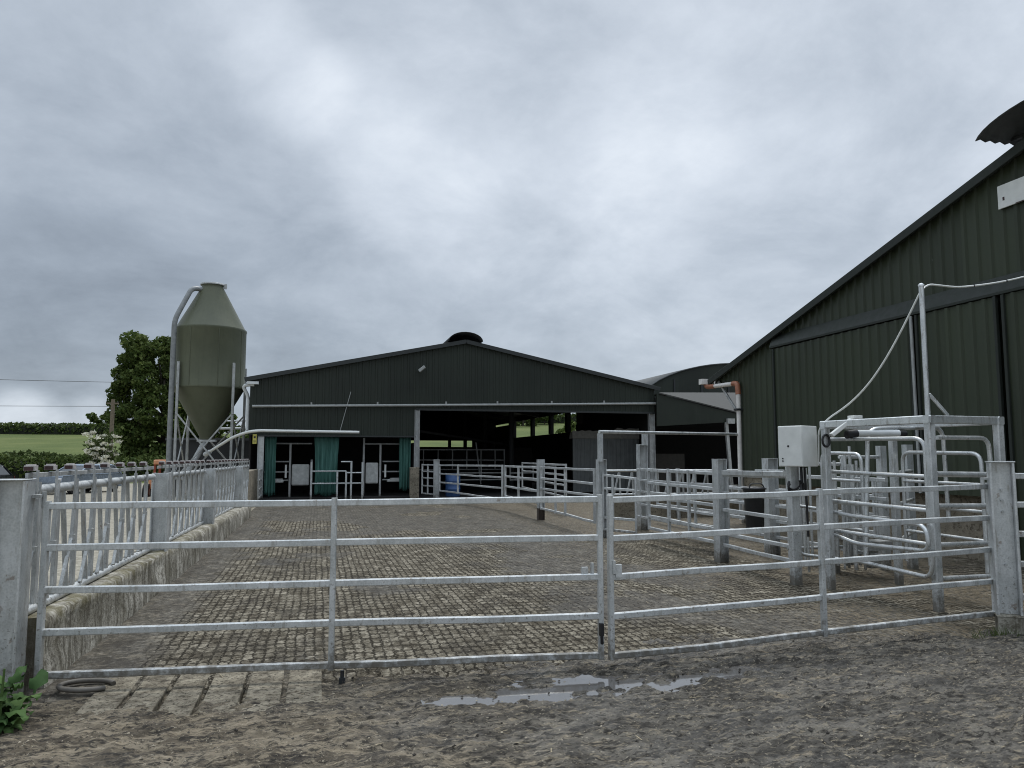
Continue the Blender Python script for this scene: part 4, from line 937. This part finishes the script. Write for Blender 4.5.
# ================================================================ LEFT: VEHICLES, POLE, WIRES
def car(name, label, loc, rz, paint):
    t = thing(name, label, 'car', loc); t.rotation_euler.z = rz
    def P(m, nm, mat, par=t, bevel=0):
        me = m.build(nm, mat, None, bevel); me.parent = par; return me
    prof = [(-2.1, .35), (-2.15, .6), (-2.1, .92), (-1.0, .98), (1.75, 1.0), (2.1, .92), (2.15, .5), (2.05, .3)]
    m = MB(); vs = []
    for y, k in ((-.86, .97), (-.9, 1), (.9, 1), (.86, .97)): vs += [(x*k, y, z) for x, z in prof]
    n = len(prof); m.add(vs, [(j*n+i, j*n+(i+1) % n, (j+1)*n+(i+1) % n, (j+1)*n+i) for j in range(3) for i in range(n)] + [tuple(range(n)), tuple(range(3*n, 4*n))[::-1]])
    body = P(m, 'body', paint, bevel=.06)
    def cabin(z0, z1, sc, tp):
        return [(-1.05, -.84*sc, z0), (1.95, -.84*sc, z0), (1.95, .84*sc, z0), (-1.05, .84*sc, z0), (-.25, -.64*tp, z1), (1.55, -.64*tp, z1), (1.55, .64*tp, z1), (-.25, .64*tp, z1)]
    m = MB(); m.add(cabin(.96, 1.42, 1, 1), [(0, 1, 5, 4), (1, 2, 6, 5), (2, 3, 7, 6), (3, 0, 4, 7)]); P(m, 'window', M['glass'], bevel=.01)
    m = MB(); m.add([(-.3, -.66, 1.42), (1.6, -.66, 1.42), (1.6, .66, 1.42), (-.3, .66, 1.42), (-.15, -.58, 1.5), (1.45, -.58, 1.5), (1.45, .58, 1.5), (-.15, .58, 1.5)], [(3,2,1,0),(4,5,6,7),(0,1,5,4),(1,2,6,5),(2,3,7,6),(3,0,4,7)]); P(m, 'roof', paint, bevel=.03)
    for sy in (-1, 1):
        for a, b in (((-1.05, .84), (-.25, .64)), ((.5, .84), (.55, .65)), ((1.95, .84), (1.55, .64))):
            m = MB(); m.bar((a[0], sy*a[1], .97), (b[0], sy*b[1], 1.43), .07, .05); P(m, 'pillar', paint)
        m = MB(); m.box((-.95, sy*.98, 1.05), (.12, .2, .14)); P(m, 'mirror', paint, bevel=.03)
        m = MB(); m.box((2.12, sy*.72, .82), (.1, .3, .2)); P(m, 'tail_lamp', M['red_lens'], bevel=.02)
        m = MB(); m.box((-2.12, sy*.68, .74), (.1, .36, .16)); P(m, 'headlight', M['clear_lens'], bevel=.02)
        for x in (-1.35, 1.35):
            m = MB(); m.tube([(x, sy*.72, .31), (x, sy*.93, .31)], .31, 20); wh = P(m, 'wheel', M['tyre'])
            m = MB(); m.tube([(x, sy*.925, .31), (x, sy*.945, .31)], .19, 16); P(m, 'rim', M['rim'], wh)
    return t
car('parked_car', 'blue grey hatchback parked below the hedge beyond the feed barrier', (-12.1, 45, -.27), R(62), M['car_blue'])
car('parked_car', 'black car at the left edge of the yard near the hedge', (-15.9, 41.5, -.27), R(80), M['car_dark'])

t = thing('compact_loader', 'orange canopied loader parked left of the silo legs', 'loader', (-7.0, 40, -.45))
m = MB(); m.box((-6.75, 40, 1.36), (1.5, 1.5, .22)); m.build('canopy', M['orange'], t, bevel=.05)
for x in (-7.45, -6.05):
    for y in (39.4, 40.6):
        m = MB(); m.bar((x, y, .4), (x, y, 1.34), .1, .1, (0, 1, 0)); m.build('canopy_post', M['orange_dk'], t)
m = MB(); m.box((-6.95, 40, .35), (1.5, 1.3, .5)); m.box((-6.95, 39.2, .45), (1.0, .5, .5)); m.build('body', M['orange'], t, bevel=.06)
for x in (-7.75, -6.15):
    for y in (39.3, 40.7):
        m = MB(); m.tube([(x-.12, y, -.05), (x+.12, y, -.05)], .4, 18); wh = m.build('wheel', M['tyre'], t)
        m = MB(); m.tube([(x-.13, y, -.05), (x+.13, y, -.05)], .2, 14); m.build('rim', M['orange_dk'], wh)

t = thing('utility_pole', 'weathered timber utility pole beside the large tree', 'pole', (-14.3, 60, -.4))
m = MB(); m.tube([(-14.3, 60, -.6), (-14.3, 60, 5.7)], [.16, .13], 10); m.build('shaft', M['timber'], t)
m = MB(); m.bar((-14.7, 59.95, 5.4), (-13.9, 59.95, 5.4), .08, .1); m.build('crossarm', M['timber'], t)
for (a, b, lab, sag) in (((-60, 40, 6.0), (-14.5, 90, 9.6), 'upper overhead wire across the sky on the left', .3), ((-60, 40, 3.9), (-14.5, 90, 7.1), 'lower overhead wire across the sky on the left', .2)):
    a, b = Vector(a), Vector(b); m = MB()
    m.tube([a.lerp(b, k/16)-Vector((0, 0, sag*math.sin(math.pi*k/16))) for k in range(17)], .022, 5); tag(m.build('overhead_wire', M['dark']), lab, 'wire')

# ================================================================ VEGETATION
def leaves(name, P, size, mat, parent=None, flat=0.0):
    n = len(P); d = RNG.normal(size=(n, 3)); d[:, 2] += flat; d /= np.linalg.norm(d, axis=1)[:, None]
    a = np.cross(d, RNG.normal(size=(n, 3))); a /= np.linalg.norm(a, axis=1)[:, None]; b = np.cross(d, a)
    s = size*(.6+.8*RNG.random(n))[:, None]
    v = np.stack([P-a*s*.6, P-b*s*.33+d*s*.08, P+a*s*.6, P+b*s*.33+d*s*.08], 1).reshape(-1, 3)
    if parent: v = v - np.array(base_of(parent))
    return np_mesh(name, v, np.arange(4*n).reshape(-1, 4), mat, parent)

def tree(label, base, h, cr, n, size, clumps=26, seed=1, group=None, mat='leaf', low=.2):
    g = np.random.default_rng(seed); t = thing('broadleaf_tree', label, 'tree', base, group)
    b = Vector(base); cc_ = []
    for k in range(clumps):
        u = (k+g.random())/clumps; z = low + (1-low)*.93*u
        rad = cr*np.sqrt(max(.1, 1-((z-.5)/.6)**2))*(.45+.55*g.random()**.5); a = k*2.39996+.5*g.random()
        cc_.append((b.x+rad*math.cos(a)*.85, b.y+rad*math.sin(a)*.85, b.z+h*z, cr*(.2+.2*g.random())*(26/max(26, clumps))**.25))
    pts = []
    for (x, y, z, r) in cc_:
        k = n//clumps; q = g.normal(size=(k, 3)); q /= np.linalg.norm(q, axis=1)[:, None]
        q *= (r*(.62+.45*g.random(k)))[:, None]; q[:, 2] *= .72; pts.append(q+np.array([x, y, z]))
    leaves('crown', np.concatenate(pts), size, M[mat], t, .4)
    m = MB(); tr = max(.08, h*.022); top = b+Vector((0, 0, h*.62))
    m.tube([b-Vector((0, 0, .3)), b+Vector((.05, 0, h*.25)), top], [tr*1.25, tr, tr*.35], 8)
    for (x, y, z, r) in cc_[::3]:
        s0 = b + Vector((0, 0, min(h*.55, max(h*.15, (z-b.z)*.6)))); e = Vector((x, y, z)); mid_ = s0.lerp(e, .5)+Vector((0, 0, -.03*h))
        m.tube([s0, mid_, e], [tr*.5, tr*.3, tr*.1], 6)
    m.build('trunk', M['bark'], t); return t
gz = lambda x, y: float(terr_h(np.array(float(x)), np.array(float(y))))
tree('large dark broadleaf tree standing left of the silo', (-13.4, 74, -.6), 13.5, 4.6, 46000, .3, 130, 17, low=.1)
tree('dark bushy tree mostly hidden behind the silo', (-9.5, 78, -.4), 6.5, 3.2, 4000, .42, 20, 8, low=.05)
tree('small round tree on the distant hedge line', (-38.6, 154, gz(-38.6, 154)), 3.9, 2.2, 1500, .5, 14, 5, low=.1)
for i, (x, y, h, lab) in enumerate(((40, 150, 6.5, 'distant tree seen through the barn, leftmost of its row'), (46, 155, 5.0, 'distant low tree seen through the barn, second from the left'), (56, 152, 4.5, 'distant tree seen through the barn, third from the left'), (64, 158, 5, 'distant tree seen through the barn, rightmost of its row'))):
    tree(lab, (x, y, gz(x, y)), h, h*.55, 1500, .6, 14, 20+i, 'distant trees behind the barn', low=.05)
tree('leafy tree close behind the barn, seen through the side opening', (25, 72, -.1), 5.2, 2.6, 2600, .35, 18, 31, low=.05)

def hedge(label, x0, x1, y0, y1, h, dpt, n, size, mat='hedge', wild=.5):
    t = thing('hedge', label, 'hedge', ((x0+x1)/2, (y0+y1)/2, gz((x0+x1)/2, (y0+y1)/2)))
    u = RNG.random(n); x = x0+(x1-x0)*u; yc = y0+(y1-y0)*u; th = RNG.random(n)*math.pi
    top = h*(1+wild*(fbm(x*.35, x*0+2.5, 4)-.5)); k = .85+.25*RNG.random(n)
    y = yc - dpt*np.cos(th)*k*.5; zz = np.sin(th)**.5*top*k
    g = terr_h(x, yc); leaves('foliage', np.stack([x, y, g+zz], -1), size, M[mat], t, .3)
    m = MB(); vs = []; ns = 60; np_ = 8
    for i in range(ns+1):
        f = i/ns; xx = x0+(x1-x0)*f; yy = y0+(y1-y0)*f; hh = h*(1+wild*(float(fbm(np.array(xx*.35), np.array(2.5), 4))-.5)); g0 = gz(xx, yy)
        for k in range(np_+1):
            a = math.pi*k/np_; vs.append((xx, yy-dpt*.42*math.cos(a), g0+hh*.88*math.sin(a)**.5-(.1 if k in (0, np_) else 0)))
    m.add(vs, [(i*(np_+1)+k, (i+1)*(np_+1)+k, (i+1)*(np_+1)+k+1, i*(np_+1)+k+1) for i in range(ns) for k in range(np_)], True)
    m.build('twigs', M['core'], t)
hedge('dark hedge below the green field beyond the parked cars', -48, -11, 66, 66, 1.75, 2.2, 9000, .26)
hedge('rough pale green bank hedge along the field foot', -52, -8, 73, 77, 1.9, 2.5, 8000, .3, 'bush', .6)
hedge('trimmed dark hedge along the skyline of the left field', -110, -24, 152, 152, 1.75, 2.5, 7000, .45, 'hedge', .25)
hedge('dark hedge along the skyline seen through the barn', 25, 90, 160, 160, 2.0, 2.5, 4000, .5, 'hedge', .5)

t = thing('elder_bush', 'elder bush with cream flower heads left of the large tree', 'bush', (-13.9, 56, -.45))
g = np.random.default_rng(4); pc = []
for k in range(34):
    a = g.random()*6.283; r = .85*g.random()**.5; z = .3+3.1*g.random(); r *= 1-.2*abs(z-1.8)
    q = g.normal(size=(70, 3))*np.array([.24, .24, .2]); pc.append(q+np.array([-13.9+r*math.cos(a), 56+r*math.sin(a), -.45+z]))
leaves('foliage', np.concatenate(pc), .2, M['bush'], t, .4)
pc = []
for k in range(46):
    a = g.random()*6.283; r = 1.05*g.random()**.4; z = .7+3.0*g.random(); c = np.array([-13.8+r*math.cos(a), 56-abs(r*math.sin(a))-.2, -.45+z])
    q = g.normal(size=(26, 3))*np.array([.11, .11, .05]); pc.append(q+c)
leaves('blossom', np.concatenate(pc), .15, M['flower'], t, .5)
m = MB()
for k in range(7):
    a = k*.9; m.tube([(-13.9+.1*math.cos(a), 56+.1*math.sin(a), -.5), (-13.9+.4*math.cos(a), 56+.4*math.sin(a), .9), (-13.9+.9*math.cos(a), 56+.9*math.sin(a), 2.3)], [.05, .035, .015], 6)
m.build('stem', M['bark'], t)

# dock plant at the foot of the left post
t = thing('dock_plant', 'broad leaved green dock plant at the foot of the left post', 'plant', (-1.82, 5.3, 0))
g = np.random.default_rng(9); m = MB()
for k in range(85):
    a = g.random()*6.283; hi = g.random(); tilt = (1.15-.75*hi)*(.6+.5*g.random()); L_ = .11+.085*g.random(); wd = L_*.28; x0, y0 = -1.86+.1*g.normal(), 5.32+.06*g.normal(); z0 = .01+.27*hi*g.random()
    pts = []; ph = tilt; p = Vector((x0, y0, z0)); n = 9
    side = Vector((-math.sin(a), math.cos(a), 0)); vs = []
    for i in range(n+1):
        s_ = i/n; ww = wd*(math.sin(math.pi*min(1, s_*.93+.05))**.7)*(1.25-.6*s_) if s_ > .16 else .008
        up_ = Vector((math.cos(a)*math.sin(ph), math.sin(a)*math.sin(ph), math.cos(ph))); nrm_ = side.cross(up_)
        wav = .018*math.sin(s_*14+k)*(s_ > .16)
        vs += [p-side*ww+nrm_*(.3*ww+wav), p-side*ww*.5+nrm_*.08*ww, p, p+side*ww*.5+nrm_*.08*ww, p+side*ww+nrm_*(.3*ww-wav)]
        p = p+up_*(L_*1.25/n); ph += .13+.05*g.random()
    m.add(vs, [(i*5+j, i*5+j+1, i*5+6+j, i*5+5+j) for i in range(n) for j in range(4)], True)
m.build('leaf', M['dock'], t)
m = MB()
for k in range(3): m.tube([(-1.85+.03*k, 5.28, -.02), (-1.86+.05*k, 5.3-.03*k, .2+.08*k)], [.012, .006], 6)
m.build('stem', M['dock'], t)
t = MB(); t.tube([(-1.52+.17*math.cos(a), 6.05+.12*math.sin(a), .012+.02*math.sin(a*.5)) for a in np.linspace(.3, 5.6, 22)], .018, 8)
tag(t.build('hose_ring', plain('muddy_rubber_hose', (.12, .11, .095), .7)), 'muddy loop of hose lying at the foot of the concrete wall', 'hose')
# tufts at the right post foot
pts_ = []
m = MB(); g = np.random.default_rng(12)
for k in range(90):
    x, y = 5.95+.13*g.normal(), 5.78+.05*g.normal(); a = g.random()*6.283; l = .05+.06*g.random(); s_ = .004
    m.add([(x-s_, y, 0), (x+s_, y, 0), (x+.5*l*math.cos(a), y+.5*l*math.sin(a), l)], [(0, 1, 2)])
tag(m.build('grass_tuft', M['bush']), 'small tuft of grass at the foot of the right gate post', 'grass')

# loose straw and stones lying on the slurry
g = np.random.default_rng(21)
_iz = lambda x, y: float(MUD[min(max(int((y-2.0)/.016), 0), MUD.shape[0]-1), min(max(int((x+5.5)/.016), 0), MUD.shape[1]-1)]) if y < 6.9 else 0.
m = MB()
for k in range(170):
    x = -2+9*g.random(); y = 3.3+8*g.random()**1.6
    if x < -1.6 and y > 5.6: continue
    z = max(_iz(x, y), 0. if y > 6.1 else -.016)+.004; a = g.random()*6.283; l = .012+.03*g.random(); w = .0018+.0015*g.random(); ca, sa = math.cos(a), math.sin(a); e = .012*g.random()
    m.add([(x-ca*l-sa*w, y-sa*l+ca*w, z), (x-ca*l+sa*w, y-sa*l-ca*w, z), (x+ca*l+sa*w, y+sa*l-ca*w, z+e), (x+ca*l-sa*w, y+sa*l+ca*w, z+e)], [(0, 1, 2, 3)])
tag(m.build('straw_litter', plain('pale_straw', (.3, .25, .16), .8, var=.4, scale=40)), kind='stuff')
def pebbles(n, sc, mat, name):
    m = MB()
    for k in range(n):
        x = -2.2+8.5*g.random(); y = 3.1+3.0*g.random(); rr = sc*(.4+g.random()**2); z = max(_iz(x, y), -.012)+rr*.25; ps = []
        for dx, dy, dz in ((1, 0, 0), (.2, 1, 0), (-1, .1, 0), (-.1, -1, 0), (.1, 0, .75), (0, 0, -.6)):
            ps.append((x+rr*(dx+.35*g.normal()*.6), y+rr*(dy+.35*g.normal()*.6), z+rr*dz))
        m.add(ps, [(0, 1, 4), (1, 2, 4), (2, 3, 4), (3, 0, 4), (1, 0, 5), (2, 1, 5), (3, 2, 5), (0, 3, 5)])
    tag(m.build(name, mat), kind='stuff')
pebbles(650, .011, plain('dark_clods', (.04, .034, .026), .8, var=.5, scale=30), 'mud_clods')
pebbles(450, .008, plain('pale_grit', (.32, .28, .21), .85, var=.4, scale=30), 'stone_grit')
